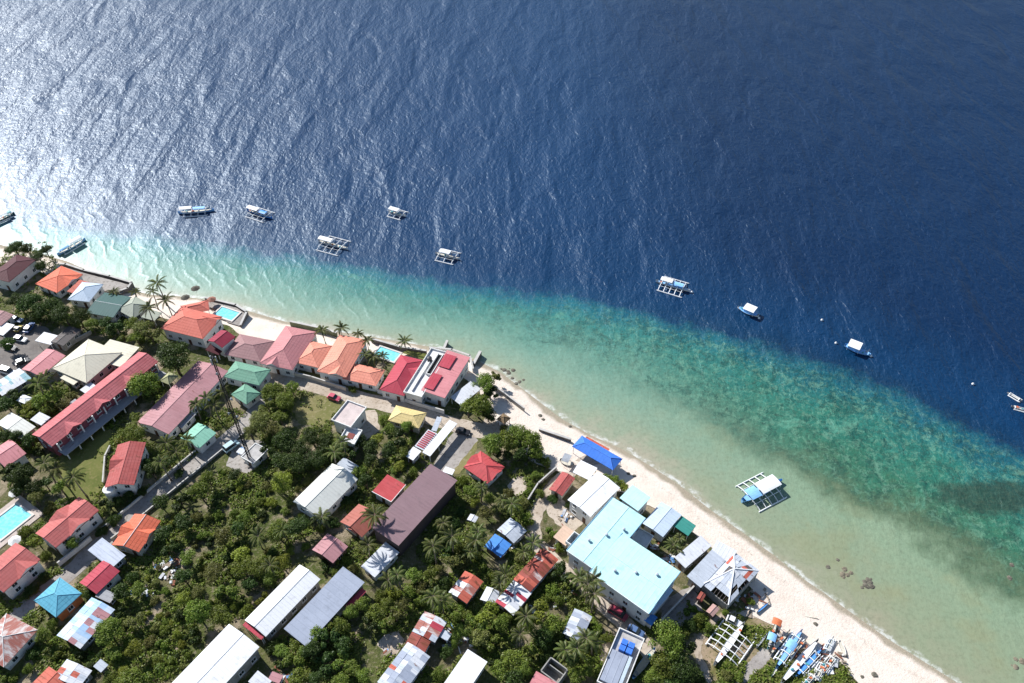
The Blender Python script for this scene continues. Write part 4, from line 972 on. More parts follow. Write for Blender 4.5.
def tree_px(px, py, rpx, tone):
    """crown centre and radius as surveyed"""
    r = rpx * S(px, py) * .93; p = U(px, py, LAND + r*1.35)
    for k in range(9):                                               # a trunk cannot stand inside a house
        if not near_house(p.x, p.y, .25): break
        p.y -= .5; p.x += .12
    else: return None
    return tree(p.x, p.y, r, tone)

def palm_meshes(seed):
    rng = np.random.RandomState(seed); V = []; T = []; m = MB()
    n = 12 + seed % 7; droop = rng.uniform(.6, 1.6)
    for k in range(n):
        an = k * 2.39996 + rng.uniform(-.2, .2); lay = k / n; el = .85 - .95*lay + rng.uniform(-.12, .12)      # inner fronds rise, outer ones hang
        L = rng.uniform(3.6, 5.4); d = np.array([math.cos(an), math.sin(an), 0.]); s = np.array([-d[1], d[0], 0.]); ft = rng.uniform(0, 1)
        if lay > .8 and rng.rand() < .5: ft = 1.6
        pts = []; p = np.zeros(3); a = el; step = L/10
        for i in range(11):
            pts.append(p.copy()); p = p + (d*math.cos(a) + np.array([0,0,math.sin(a)]))*step; a -= (.05 + .024*i)*droop
        for i in range(10): m.tube(pts[i], pts[i+1], .045*(1-i/11)+.008, .045*(1-(i+1)/11)+.006, 3)
        for i in range(1, 11):
            for sub in (0, .5):
                if i == 10 and sub: continue
                q = pts[i] if not sub else (pts[i]+pts[i+1])/2
                f = (i+sub)/10; ll = (.82*math.sin(math.pi*min(1, f*.8+.16))+.12)*rng.uniform(.85,1.1)
                fw = pts[min(i+1,10)]-pts[i-1]; fw /= np.linalg.norm(fw)
                for sg in (-1, 1):
                    dr = s*sg*.75 + fw*.75 + np.array([0,0,-.3-.1*lay]); dr /= np.linalg.norm(dr)
                    wv = fw*.13
                    V += [q-wv, q+wv, q+dr*ll*.7+wv*.7, q+dr*ll]; T.append(min(1, ft*.7+rng.uniform(0,.3)))
    cm = fast_mesh('crown', np.array(V), 4, TONES['palm'], {'tone': T})
    return cm, m.mesh('frond_ribs', PBARK)
PALMS = [palm_meshes(i) for i in range(8)]
PTR = []
for i in range(3):
    rnd = random.Random(i); m = MB(); rings = []
    for k in range(9):
        f = k/8; x = .05*math.sin(f*1.6)*(-1 if i == 1 else 1); y = .035*f*f; r = .026*(1-.45*f) + (.012 if k == 0 else 0)
        rings.append([(x + r*math.cos(j*math.pi/4), y + r*math.sin(j*math.pi/4), f) for j in range(8)])
    m.loft(rings); PTR.append((m.mesh('trunk', PBARK, True), (.05*math.sin(1.6)*(-1 if i == 1 else 1), .035)))
COCO = M('coconut_husk', (.12,.11,.04,1), .7)
def palm_px(px, py, h=7.0, sc=1.0):
    p = U(px, py, LAND + h); i = random.randrange(3); rot = random.uniform(0, 6.28)
    off = Vector((PTR[i][1][0]*h, PTR[i][1][1]*h)); o2 = Vector((off.x*math.cos(rot)-off.y*math.sin(rot), off.x*math.sin(rot)+off.y*math.cos(rot)))
    b = p - o2
    for k in range(8):
        if not near_house(b.x, b.y, .2): break
        b.y -= .5; b.x += .1
    else: return None
    p = b + o2; bz = float(np.clip(terrain_z([tuple(b)])[0], 0, LAND))
    e = empty('palm_tree', (b.x, b.y, bz), rot, None, 'palm tree')
    hh = h + LAND - bz
    t_ = bpy.data.objects.new('trunk', PTR[i][0]); COL.objects.link(t_); t_.parent = e; t_.scale = (7, 7, hh)
    if True: t_.scale = (h, h, hh)
    cm, rm_ = random.choice(PALMS)
    c = bpy.data.objects.new('crown', cm); COL.objects.link(c); c.parent = e; c.location = (off.x, off.y, hh); c.scale = (sc,)*3; c.rotation_euler = (0, 0, random.uniform(0, 6))
    g = bpy.data.objects.new('frond_ribs', rm_); COL.objects.link(g); g.parent = c
    PLANTS.append((e, p.x, p.y, 3*sc, 'feathery', 'coconut palm', h)); TREES_XY.append((p.x, p.y, 1.6)); return e

# --- trees one can pick out
for a in [
  (14,246,10,'dark'),(27,249,9,'dark'),(38,255,10,'dark'),(45,249,8,'dark'),(40,266,8,'dark'),
  (16,299,12,'dark'),(30,303,13,'dark'),(46,306,15,'dark'),(62,311,15,'dark'),(78,316,12,'dark'),(36,316,10,'dark'),(92,325,9,'mid'),(104,322,9,'dark'),(117,326,9,'dark'),
  (131,324,10,'mid'),(143,327,12,'olive'),(150,334,10,'olive'),(136,337,9,'mid'),(122,336,7,'mid'),(110,331,7,'dark'),
  (172,355,21,'dark'),(143,385,17,'mid'),(150,397,10,'dark'),(131,430,15,'mid'),(122,437,8,'yellow'),(136,417,8,'mid'),
  (7,344,9,'dark'),(5,402,11,'dark'),(14,394,9,'dark'),(28,405,8,'yellow'),(40,400,10,'mid'),(55,396,9,'mid'),(62,404,8,'olive'),(25,412,8,'yellow'),(48,408,8,'mid'),(70,392,7,'olive'),(52,387,6,'mid'),
  (4,436,9,'dark'),(18,434,9,'dark'),(30,440,9,'dark'),(36,449,7,'dark'),(8,470,12,'dark'),(22,476,13,'dark'),(33,487,11,'dark'),(18,489,9,'dark'),(44,482,9,'dark'),(36,500,9,'olive'),(46,504,8,'olive'),
  (60,487,9,'mid'),(56,512,6,'olive'),(22,528,8,'mid'),(36,540,9,'yellow'),(44,553,8,'mid'),(30,536,6,'mid'),(74,543,9,'mid'),(108,503,9,'dark'),(118,498,8,'dark'),(100,528,7,'dark'),(112,516,8,'dark'),(128,492,7,'dark'),
  (152,470,11,'dark'),(168,462,9,'dark'),(146,454,8,'dark'),(140,490,7,'dark'),(178,470,7,'dark'),(160,502,10,'dark'),(180,500,11,'dark'),(200,492,12,'mid'),(208,478,10,'mid'),(164,532,12,'dark'),(182,520,12,'dark'),(172,548,10,'dark'),
  (44,575,8,'dark'),(28,588,8,'dark'),(50,622,8,'mid'),(42,636,10,'mid'),(56,650,9,'mid'),(30,650,8,'dark'),(78,655,8,'dark'),(64,663,7,'mid'),(8,675,9,'mid'),(26,668,7,'mid'),(88,580,6,'dark'),(122,592,10,'dark'),(118,611,7,'dark'),(130,575,8,'dark'),
  (272,390,12,'mid'),(284,400,12,'mid'),(268,405,10,'mid'),(258,420,13,'olive'),(270,428,12,'olive'),(250,432,9,'olive'),(280,416,10,'mid'),(292,388,8,'mid'),
  (286,440,14,'dark'),(300,446,14,'dark'),(312,436,13,'dark'),(296,462,15,'dark'),(280,460,12,'dark'),(316,456,14,'dark'),(326,442,12,'dark'),(338,452,10,'dark'),(270,450,9,'dark'),
  (360,437,9,'dark'),(372,446,11,'dark'),(378,438,9,'yellow'),(388,430,10,'mid'),(398,436,11,'dark'),(408,427,9,'mid'),(384,416,7,'mid'),(390,448,11,'dark'),(372,462,10,'dark'),(360,470,9,'mid'),(366,482,10,'dark'),(402,452,9,'mid'),(400,466,8,'yellow'),(412,470,8,'mid'),(412,486,7,'yellow'),(378,470,8,'mid'),(394,467,6,'mid'),(352,452,8,'dark'),(356,494,7,'dark'),(345,490,7,'dark'),
  (352,386,6,'mid'),(416,476,7,'mid'),
  (462,384,11,'mid'),(458,392,9,'mid'),(484,382,14,'mid'),(478,405,15,'mid'),(490,392,10,'dark'),(468,409,10,'mid'),(494,376,8,'olive'),(488,414,9,'dark'),(503,425,6,'olive'),
  (493,444,13,'mid'),(507,440,13,'mid'),(520,433,15,'mid'),(530,440,12,'mid'),(536,452,9,'mid'),(522,450,12,'dark'),(505,453,9,'dark'),(545,459,7,'mid'),
  (460,478,8,'mid'),(470,490,9,'mid'),(476,500,8,'yellow'),(490,498,9,'mid'),(500,508,9,'olive'),(486,512,9,'olive'),(508,490,8,'olive'),(522,500,8,'olive'),(530,486,8,'mid'),(536,474,7,'mid'),(540,492,7,'mid'),(516,510,9,'mid'),(528,516,8,'mid'),(472,516,7,'mid'),(462,508,8,'dark'),
  (552,530,7,'mid'),(546,536,6,'olive'),(558,540,6,'mid'),(551,490,6,'dark'),(553,497,7,'dark'),(578,494,8,'mid'),(570,502,6,'dark'),(597,484,6,'dark'),
  (612,482,9,'mid'),(622,486,9,'yellow'),(605,476,6,'mid'),(626,494,7,'dark'),
  (562,571,12,'dark'),(552,586,9,'mid'),(546,596,8,'mid'),(558,600,8,'mid'),(540,614,14,'yellow'),(530,624,12,'mid'),(552,624,12,'mid'),(544,636,12,'dark'),(560,646,9,'dark'),(522,606,8,'olive'),(566,590,7,'olive'),(575,600,7,'mid'),
  (488,614,14,'yellow'),(474,622,12,'mid'),(500,624,11,'mid'),(460,632,11,'mid'),(480,636,11,'olive'),(494,640,10,'mid'),(466,612,8,'mid'),(510,616,8,'mid'),
  (512,662,13,'mid'),(500,672,13,'mid'),(524,668,11,'mid'),(494,660,9,'dark'),(530,652,10,'mid'),(515,680,13,'dark'),(500,690,10,'mid'),(546,656,9,'dark'),(572,660,10,'dark'),(584,652,9,'mid'),(590,668,11,'mid'),(576,676,11,'mid'),(595,640,9,'dark'),(596,625,8,'mid'),(580,690,9,'dark'),
  (608,634,9,'mid'),(668,640,22,'mid'),(680,662,20,'dark'),(664,664,16,'mid'),(655,680,14,'mid'),(692,676,14,'dark'),(674,684,14,'dark'),(700,682,10,'dark'),(684,646,11,'dark'),
  (692,606,8,'mid'),(700,618,9,'mid'),(690,622,9,'dark'),(708,626,7,'mid'),(686,632,7,'mid'),(728,672,8,'olive'),(740,676,7,'mid'),(738,690,8,'mid'),(718,594,5,'mid'),(752,600,6,'mid'),
  (330,612,10,'mid'),(318,624,12,'mid'),(306,636,10,'mid'),(296,640,11,'mid'),(326,636,13,'dark'),(340,628,12,'mid'),(342,646,12,'dark'),(312,652,13,'dark'),(296,660,12,'mid'),(326,660,12,'dark'),(340,662,11,'mid'),(282,652,10,'mid'),(272,645,9,'dark'),(278,664,9,'dark'),(300,676,12,'mid'),(318,680,11,'dark'),(352,668,11,'mid'),(366,676,11,'mid'),(340,682,10,'mid'),(360,692,9,'dark'),
  (352,612,10,'mid'),(364,604,10,'mid'),(376,612,11,'mid'),(388,604,10,'mid'),(368,622,10,'dark'),(384,624,10,'mid'),(396,616,10,'olive'),(380,592,9,'mid'),(392,590,9,'yellow'),(404,604,10,'olive'),(408,590,9,'mid'),(420,598,9,'mid'),(420,584,9,'olive'),(432,590,9,'dark'),(414,574,9,'mid'),(430,572,9,'mid'),(444,580,8,'dark'),(440,568,8,'olive'),(452,560,9,'olive'),(462,562,8,'olive'),(448,548,8,'dark'),(460,546,8,'mid'),(470,540,8,'olive'),(476,554,8,'mid'),(484,566,8,'mid'),(494,574,8,'mid'),(472,578,6,'mid'),(506,566,7,'mid'),(520,554,7,'olive'),(432,556,8,'dark'),(444,534,8,'dark'),(452,520,8,'dark'),(342,556,8,'mid'),(352,566,7,'olive'),(336,570,7,'mid'),(368,552,7,'mid'),(326,566,7,'dark'),(376,562,6,'mid'),(320,526,7,'mid'),(334,520,7,'dark'),(322,550,6,'dark'),
  (460,600,7,'mid'),(444,604,8,'mid'),(456,616,8,'mid'),(436,672,9,'mid'),(446,650,8,'dark'),(456,640,8,'mid'),(432,690,8,'mid')]:
    tree_px(*a)
# --- the thicket between the lane and the white sheds
THICK = [(92,640),(140,580),(160,556),(176,500),(214,468),(246,476),(276,470),(300,474),(318,474),(290,500),(310,524),(318,532),(306,552),(296,562),(244,616),(226,622),(164,684),(84,690)]
rng = random.Random(12); n = 0
for _ in range(6000):
    if n >= 125: break
    px, py = rng.uniform(84, 325), rng.uniform(468, 690)
    if not inside(px, py, THICK): continue
    r = rng.choice((.9, 1.3, 1.6, 2.0, 2.6, 3.1)) * rng.uniform(.9, 1.1); p = U(px, py, LAND + 1.2*r)
    if near_house(p.x, p.y, r*.5) or near_road(p.x, p.y, r*.4): continue
    if any((p.x-x)**2 + (p.y-y)**2 < (.72*(r+q))**2 for x, y, q in TREES_XY): continue
    tree(p.x, p.y, r, rng.choices(['mid', 'yellow', 'olive', 'dark'], [6, 3, 2.2, 2])[0]); n += 1
# --- palms
for a in [(157,283,9),(149,303,8),(165,300,7),(152,291,7),(206,398,8),(222,392,8),(196,404,7),(214,405,7),(166,443,8),(160,462,8),(176,452,7),(186,440,6),
          (44,463,9),(56,468,8),(73,477,8),(38,383,8),(45,377,7),(322,330,5),(341,328,5),(358,334,4),(367,338,5),(365,354,5),(374,356,5),(383,356,5),(370,363,5),(404,341,3),(135,292,3),(114,292,3),
          (334,452,8),(342,442,7),(374,506,8),(378,518,7),(368,545,6),(322,517,6),(443,523,8),(433,546,8),(452,536,7),(397,575,8),(388,580,6),(433,596,9),(441,600,7),
          (503,500,7),(512,504,7),(482,488,6),(478,532,6),(476,540,6),(588,584,8),(594,594,8),(580,578,6),(592,580,7),(586,638,7),(592,642,6),(577,648,7),(566,650,6),(553,650,6),(505,575,5),(500,583,5),(533,543,5),(524,552,5),
          (680,538,3),(673,545,3),(677,550,3),(526,616,6),(520,634,6),(270,565,5),(258,536,5),(282,530,5),(470,552,5),(180,395,7)]:
    palm_px(*a, sc=(.44 + .034*a[2]) * random.uniform(.82, 1.15))
# --- low growth nobody could count
UG = [(-12,660,690),]
ug_polys = [[(705,645),(722,615),(752,606),(800,642),(846,668),(858,692),(700,692)], THICK, [(240,400),(290,384),(345,410),(345,462),(300,474),(246,476),(262,440)], [(330,480),(420,425),(440,440),(420,500),(350,520)],
  [(330,560),(400,500),(440,500),(470,470),(540,440),(548,500),(520,560),(480,660),(440,690),(340,690),(280,660),(262,650),(340,600)],
  [(480,560),(540,545),(600,610),(600,690),(470,690)], [(640,640),(690,600),(712,626),(720,690),(640,690)], [(-12,255),(45,240),(80,312),(150,320),(160,345),(120,340),(60,328),(-12,312)],
  [(-12,392),(70,380),(90,395),(30,432),(60,450),(130,400),(150,440),(180,470),(130,500),(60,545),(20,545),(60,500),(-12,480)],
  [(-12,600),(40,570),(90,570),(150,520),(180,520),(92,690),(-12,690)], [(700,640),(730,650),(760,690),(700,690)], [(160,380),(230,390),(250,420),(200,460),(140,480)]]
P, NN, SS, TT = [], [], [], []
rngn = np.random.RandomState(5)
for poly in ug_polys:
    xs = [q[0] for q in poly]; ys = [q[1] for q in poly]
    area = abs(sum(a[0]*b[1]-b[0]*a[1] for a, b in zip(poly, poly[1:]+poly[:1])))/2
    for _ in range(int(area * .30)):
        px, py = rngn.uniform(min(xs), max(xs)), rngn.uniform(min(ys), max(ys))
        if not inside(px, py, poly): continue
        p = U(px, py, LAND)
        if mnoise.noise(Vector((p.x*.11, p.y*.11, 4))) < -.12: continue
        if any(inside(px, py, q_) for q_ in OPEN) and rngn.rand() > .04: continue
        if near_house(p.x, p.y, .0) or near_road(p.x, p.y, -.3): continue
        r = rngn.uniform(.3, .9); m = 15
        d = rngn.normal(size=(m, 3)); d /= np.linalg.norm(d, axis=1)[:, None]; d[:, 2] = np.abs(d[:, 2])
        P.append(np.array([p.x, p.y, LAND]) + d*r*np.array([1.1,1.1,.9])); q = d*.5 + np.array([0,0,.6]) + rngn.normal(size=(m,3))*.4
        NN.append(q/np.linalg.norm(q, axis=1)[:, None]); SS.append(rngn.uniform(.2,.5,m)); TT.append(np.clip(rngn.uniform(0,.6)+rngn.uniform(0,.4,m),0,1))
P, NN, SS, TT = map(np.concatenate, (P, NN, SS, TT))
half = rngn.rand(len(P)//15) < .55; half = np.repeat(half, 15)
for tone, msk, nm_, lb in (('mid', half, 'undergrowth', 'mid-green low undergrowth filling the gaps between trees and houses'), ('olive', ~half, 'undergrowth', 'olive-green weeds and scrub growing between the trees and houses')):
    me = fast_mesh(nm_, quads(P[msk], NN[msk], SS[msk], rng=rngn), 4, TONES[tone], {'tone': TT[msk]})
    o = bpy.data.objects.new(nm_, me); COL.objects.link(o); tag(o, lb, 'undergrowth', None, 'stuff')

# ------------------------------------------------------------------ boats
B_WHITE = M('boat_white', (0.78,0.78,0.77,1), .45, .1, 1.5, .15)
B_BLUE = M('boat_blue', (0.10,0.32,0.74,1), .45, .15, 1.5, .15)
B_SKY = M('boat_sky_blue', (0.26,0.52,0.84,1), .45, .15, 1.5, .15)
B_TEAL = M('boat_teal', (0.08,0.32,0.36,1), .5, .2, 1.5, .2)
B_GREEN = M('boat_dark_green', (0.04,0.12,0.11,1), .5, .2, 1.5, .2)
B_ORANGE = M('boat_orange', (0.62,0.17,0.07,1), .5, .2, 1.5, .2)
B_GREY = M('boat_grey', (0.34,0.36,0.39,1), .6, .25, 1.5, .25)
BAMBOO = M('bamboo_pole', (0.62,0.57,0.47,1), .7, .2, 2.0, .2)
def hull_mb(L, W, H, sheer=.5, stern=.15):
    m = MB(); rings = []
    for i in range(15):
        s = i/14; x = (s-.5)*L; w_ = W*(stern + (1-stern)*math.sin(math.pi*min(1, s*.96+.02))**.65) if s < .5 else W*math.sin(math.pi*min(1, s*.96+.02))**.75
        w_ = max(w_, .04); up = sheer*(abs(2*s-1)**3)
        rings.append([(x,-w_,H+up),(x,-w_*.75,H*.35+up*.5),(x,0,up*.55),(x,w_*.75,H*.35+up*.5),(x,w_,H+up)])
    m.loft(rings, False); n = 5
    for k in (0, 14): m.f.append([k*n+j for j in range(5)]); m.mi.append(0)
    return m, rings
def boat(stern, bow, label, hull=None, beams=4, span=.32, floats=True, canopy=None, can=(-.38,.05), awn=None, aw=(.05,.3), deckm=None, on='water', group=None, width=None, flat=False, z=None, name='outrigger_boat', cat='boat', tilt=0, cabin=False, fl=(-.36,.34)):
    f = (lambda q: U(q[0], q[1], .9)) if on == 'water' else (lambda q: U(q[0], q[1], LAND + .8))
    a, b = f(stern), f(bow); d = b-a; L = d.length; rz = math.atan2(d.y, d.x); m = (a+b)/2
    W = width or L*.05; H = min(1.1, .35 + L*.05)
    zz = z if z is not None else (-.22*H if on == 'water' else float(terrain_z([tuple(m)])[0]) + .05)
    e = empty(name, (m.x, m.y, zz), rz, label, cat, group)
    if tilt: e.rotation_euler = (R(tilt), 0, rz)
    hull = hull or B_WHITE
    hb, rings = hull_mb(L, W, H, .35 if L > 5 else .15); hb.build('hull', hull, e, smooth=False)
    dk = MB(); dk.loft([[ (r[0][0], r[0][1]*.93, r[0][2]-.10), (r[4][0], r[4][1]*.93, r[4][2]-.10)] for r in rings[1:-1]], False)
    dk.build('deck', deckm or BAMBOO, e)
    if floats:
        sp = span*L
        for s in (-1, 1):
            p = MB(); x0, x1 = fl[0]*L, fl[1]*L
            p.tube((x0,s*sp,.22*H+.12),(x1,s*sp,.22*H+.12),.19,.19,6); p.tube((x1,s*sp,.22*H+.12),(x1+.5,s*sp,.22*H+.3),.19,.06,6); p.build('outrigger_float', B_WHITE, e)
        for i in range(beams):
            x = (fl[0]+.04 + (fl[1]-fl[0]-.08)*i/(beams-1))*L; p = MB()
            for s in (-1, 1): p.tube((x,0,H+.08),(x,s*sp*.6,H+.05),.14,.13,5); p.tube((x,s*sp*.6,H+.05),(x,s*sp,.22*H+.2),.13,.11,5)
            p.build('cross_beam', B_WHITE, e)
        for s in (-1, 1):
            p = MB(); p.tube((fl[0]*L,s*sp*.55,H+.1),(fl[1]*L,s*sp*.55,H+.1),.07,.07,5); p.build('rail', B_WHITE, e)
    if L > 5:
        rg = random.Random(int(L*100))
        for _ in range(3):
            gm = MB(); gm.box((0,0,0), (rg.uniform(.3,.8), rg.uniform(.25,.5), rg.uniform(.2,.45)), rg.uniform(0,3))
            gm.build('crate', [B_ORANGE, B_GREY, B_TEAL][rg.randrange(3)], e, (rg.uniform(-.36,.34)*L, rg.uniform(-.5,.5)*W, H+.12))
        gm = MB(); gm.tube((.38*L,0,H),(.38*L,0,H+1.9),.05,.03,5); gm.build('bow_pole', BAMBOO, e)
    def cover(nm, x0, x1, mt, hz, ww):
        c = MB(); n = 7; xa, xb = x0*L, x1*L; rr = []
        for x in (xa, xb): rr.append([(x, ww*(2*i/(n-1)-1), hz + .22*(1-(2*i/(n-1)-1)**2)) for i in range(n)] + [(x, ww*(1-2*i/(n-1)), hz - .07 + .22*(1-(2*i/(n-1)-1)**2)) for i in range(n)])
        c.loft(rr); co = c.build(nm, mt, e)
        for x in (xa+.15, xb-.15):
            for s in (-1, 1): p = MB(); p.tube((x, s*ww*.92, H-.1),(x, s*ww*.92, hz+.02),.04,.04,5); p.build('post', B_WHITE, co)
    if cabin:
        c = MB(); c.box(((can[0]+can[1])/2*L, 0, H+.45), ((can[1]-can[0])*L*.9, W*1.3, 1.1)); c.build('cabin', B_SKY, e)
    if canopy: cover('canopy', can[0], can[1], canopy, H + 1.65, max(W*1.35, 1.0))
    if awn: cover('awning', aw[0], aw[1], awn, H + 1.15, max(W*1.25, .9))
    return e
g = 'boats moored off the beach'
boat((-12,224),(14,212),'boat with white canopy and dark green side, cut by the left edge', B_GREEN, 3, .13, True, B_WHITE, (-.4,.25), B_TEAL, (.25,.4), group=g)
boat((57,254),(85,238),'blue boat with white canopy moored nearest the shore trees at far left', B_SKY, 4, .14, True, B_WHITE, (-.05,.38), B_SKY, (-.42,-.08), group=g)
boat((178,212),(214,209),'slim blue boat with white rear canopy, level in the glittering water', B_SKY, 4, .2, True, B_WHITE, (-.44,-.1), B_SKY, (-.08,.26), group=g, fl=(-.36,.3))
boat((247,209),(272,217),'white canopied outrigger with dark blue awning, right of the slim blue boat', B_BLUE, 4, .29, True, B_WHITE, (-.44,-.02), B_BLUE, (.0,.28), group=g)
boat((318,240),(348,248),'large white outrigger with canopy at its stern, nearest the red-roofed shore row', B_WHITE, 4, .36, True, B_WHITE, (-.44,-.02), None, group=g)
boat((388,210),(406,215),'smallest white outrigger, farthest out in mid-picture', B_WHITE, 3, .36, True, B_WHITE, (-.4,.1), None, group=g)
boat((435,252),(460,258),'white outrigger with stubby canopy, right of the smallest white outrigger', B_WHITE, 3, .36, True, B_WHITE, (-.3,.12), None, group=g)
boat((656,280),(690,290),'broad white outrigger with bright blue foredeck awning on dark water', B_WHITE, 5, .34, True, B_WHITE, (-.36,-.02), B_SKY, (.0,.3), B_SKY, group=g)
boat((759,315),(738,306),'small white motor boat with cabin roof, alone on dark water', B_WHITE, 3, .3, False, B_WHITE, (-.3,.2), None, group=g, name='motor_boat', width=1.25, cabin=True, deckm=B_SKY)
boat((845,344),(871,354),'blue-hulled motor boat with white rear canopy and trailing mooring line', B_SKY, 3, .3, False, B_WHITE, (-.38,.08), None, group=g, name='motor_boat', width=1.35, cabin=True, deckm=B_SKY)
boat((1008,391),(1023,400),'narrow empty canoe near the right edge, upper of two', B_GREY, 2, .16, True, None, group=g, name='canoe')
boat((1012,405),(1034,411),'pale canoe cut by the right edge, lower of two', B_GREY, 2, .12, True, None, group=g, name='canoe')
boat((742,500.5),(782,479.5),'large white-canopied outrigger with blue awning in the shallows by the beach', B_SKY, 5, .33, True, B_WHITE, (-.12,.34), B_SKY, (-.36,-.13), group=g, fl=(-.36,.3), width=1.35, deckm=B_SKY)
# on the sand and in the boat yard
boat((714,665),(744,623),'white bare outrigger frame on the grass of the boat yard', B_WHITE, 5, .30, True, None, on='land', flat=True, fl=(-.27,.3), width=.75, deckm=B_WHITE, group='boats pulled up in the boat yard')
gy = 'boats pulled up in the boat yard'
boat((781,683),(818,640),'long slim white hull, biggest in the pile of beached boats', B_WHITE, 3, .1, False, None, on='land', group=gy, width=.75, deckm=B_WHITE, name='beached_boat')
boat((796,676),(822,648),'blue outrigger with netting, right of the long white hull', B_BLUE, 4, .12, True, None, on='land', group=gy, deckm=B_BLUE, name='beached_boat')
boat((776,668),(802,630),'bright blue boat with teal bow, left of the long white hull', B_BLUE, 4, .12, True, B_SKY, (-.1,.1), None, on='land', group=gy, deckm=B_SKY, name='beached_boat')
boat((788,657),(806,640),'small grey-white boat between the bright blue boat and the long white hull', B_GREY, 3, .13, False, None, on='land', group=gy, name='beached_boat')
boat((757,647),(768,632),'small white hull with dark deck beside the footpath', B_WHITE, 3, .1, False, None, on='land', group=gy, name='beached_boat', deckm=B_GREY)
boat((768,649),(777,620),'orange-bowed teal boat beside the footpath', B_TEAL, 3, .1, False, B_ORANGE, (.2,.42), B_SKY, (-.3,-.05), on='land', group=gy, name='beached_boat')
boat((757,612),(769,602),'grey and blue boat nearest the stripped hip roof', B_GREY, 3, .1, False, None, on='land', group=gy, name='beached_boat', deckm=B_BLUE)
boat((770,654),(790,630),'pale wooden hull between the orange-bowed boat and the bright blue boat', BAMBOO, 3, .1, False, None, on='land', group=gy, name='beached_boat')
boat((814,682),(826,660),'dark green hull near the sand end of the boat pile', B_GREEN, 3, .15, True, None, on='land', group=gy, name='beached_boat')
boat((822,674),(836,654),'pale grey outrigger, rightmost of the pile on the weeds', B_GREY, 3, .15, True, None, on='land', group=gy, name='beached_boat')
boat((826,652),(834,636),'sky-blue open boat at the top right of the pile', B_SKY, 3, .15, True, None, on='land', group=gy, name='beached_boat')
boat((840,640),(846,655),'short white skiff lying alone on the open sand', B_WHITE, 3, .15, False, None, on='land', group=gy, name='skiff', width=.5)
boat((633,678),(655,648),'long pale blue hull lying beside the concrete flat-roofed building', B_SKY, 3, .15, False, None, on='land', group=gy, name='beached_boat', width=.8)
boat((560,459),(574,464),'grey canvas-covered boat on the sand behind the cobalt-blue roof', B_GREY, 3, .15, False, B_GREY, (-.3,.2), None, on='land', group=gy, name='beached_boat', width=1.0)
boat((800,690),(816,672),'sun-bleached wooden hull at the bottom edge of the pile', BAMBOO, 3, .12, True, None, on='land', group=gy, name='beached_boat')
boat((772,676),(782,660),'faded blue dugout lying in the weeds left of the pile', B_SKY, 3, .15, False, None, on='land', group=gy, name='beached_boat')
# buoys
for i, (x, y, lb) in enumerate([(822,320,'white mooring buoy above and left of the blue-hulled motor boat'),(973,384,'white buoy left of the two canoes by the right edge'),(836,343,'small white float on the mooring line of the blue-hulled motor boat'),(871,356,'white fender float at the bow of the blue-hulled motor boat'),(692,292,'white float just off the bow of the blue-awninged outrigger'),(759,318,'white float beside the small white motor boat')]):
    p = U(x, y, .2); m = MB(); m.lathe((0,0,-.2), [(.02,0),(.3,.12),(.42,.35),(.34,.6),(.1,.75),(.02,.95)], 10)
    tag(m.build('mooring_buoy', B_WHITE, None, (p.x,p.y,0), 0, True), lb, 'buoy', 'mooring buoys')

# ------------------------------------------------------------------ seawalls, fences, pools
def wallrun(name, px, h, th, mt, label, cat, base=None, z0=None):
    pts = resample([tuple(U(a, b, LAND)) for a, b in px], max(2, len(px))) if False else [tuple(U(a, b, LAND)) for a, b in px]
    m = MB(); b0 = -.8 if base is None else base
    for (x0,y0),(x1,y1) in zip(pts[:-1], pts[1:]):
        L = math.hypot(x1-x0, y1-y0); m.box(((x0+x1)/2,(y0+y1)/2,(LAND+h+b0)/2),(L+th*.98,th,LAND+h-b0), math.atan2(y1-y0,x1-x0))
    cx, cy = pts[0]
    m.v = [(x-cx, y-cy, z-LAND) for x,y,z in m.v]
    e = empty(name, (cx,cy,LAND), 0, label, cat); m.build('wall', mt, e)
    c = MB()
    for (x0,y0),(x1,y1) in zip(pts[:-1], pts[1:]):
        L = math.hypot(x1-x0, y1-y0); c.box(((x0+x1)/2-cx,(y0+y1)/2-cy,h+.06),(L+th,th+.16,.12), math.atan2(y1-y0,x1-x0))
    c.build('coping', M('coping', (.5,.48,.45,1), .85, .2), e); return e
STONE = M('dark_seawall', (0.17,0.15,0.14,1), .9, .35, .8, .3)
wallrun('seawall', [(61,265),(66,265),(84,271),(110,277),(132,283.5),(128,289),(120,292)], .5, .5, STONE, 'dark stone seawall round the terrace in front of the bright orange roof', 'seawall')
sheet('terrace', [(64,267),(84,273),(130,285),(122,294),(105,291),(84,283),(62,272)], CONC, .05, .1)
wallrun('seawall', [(206,299),(236,306),(247,313),(241,326)], .6, .5, STONE, 'seawall round the pool terrace beside the terracotta villa', 'seawall')
sheet('terrace', [(207,300),(235,307),(246,314),(240,326),(226,322),(226,313),(204,305)], CONC, .055, .1)
wallrun('seawall', [(291,323),(319,329),(336,334)], .7, .5, M('mossy_seawall', (.16,.17,.10,1), .9, .3), 'mossy seawall in front of the dusty rose house', 'seawall')
wallrun('seawall', [(372,340),(400,348),(426,352)], .6, .4, STONE, 'seawall behind the courtyard pool and the small sea lawn', 'seawall')
sheet('sea_lawn', [(408,350),(427,354),(424,360),(402,353)], LAWN, .05, .1)
wallrun('seawall', [(430,349),(452,351),(470,357),(473,370)], .7, .4, WHITE, 'white seawall in front of the flat-roofed building with the light well', 'seawall')
wallrun('jetty_wall', [(474,363),(480,352)], .1, .7, STONE, 'low stone jetty running into the water beside the long pink roof', 'jetty')
wallrun('jetty_wall', [(443,350),(447,341)], .0, .6, STONE, 'short stone groyne in the water before the flat-roofed building', 'jetty')
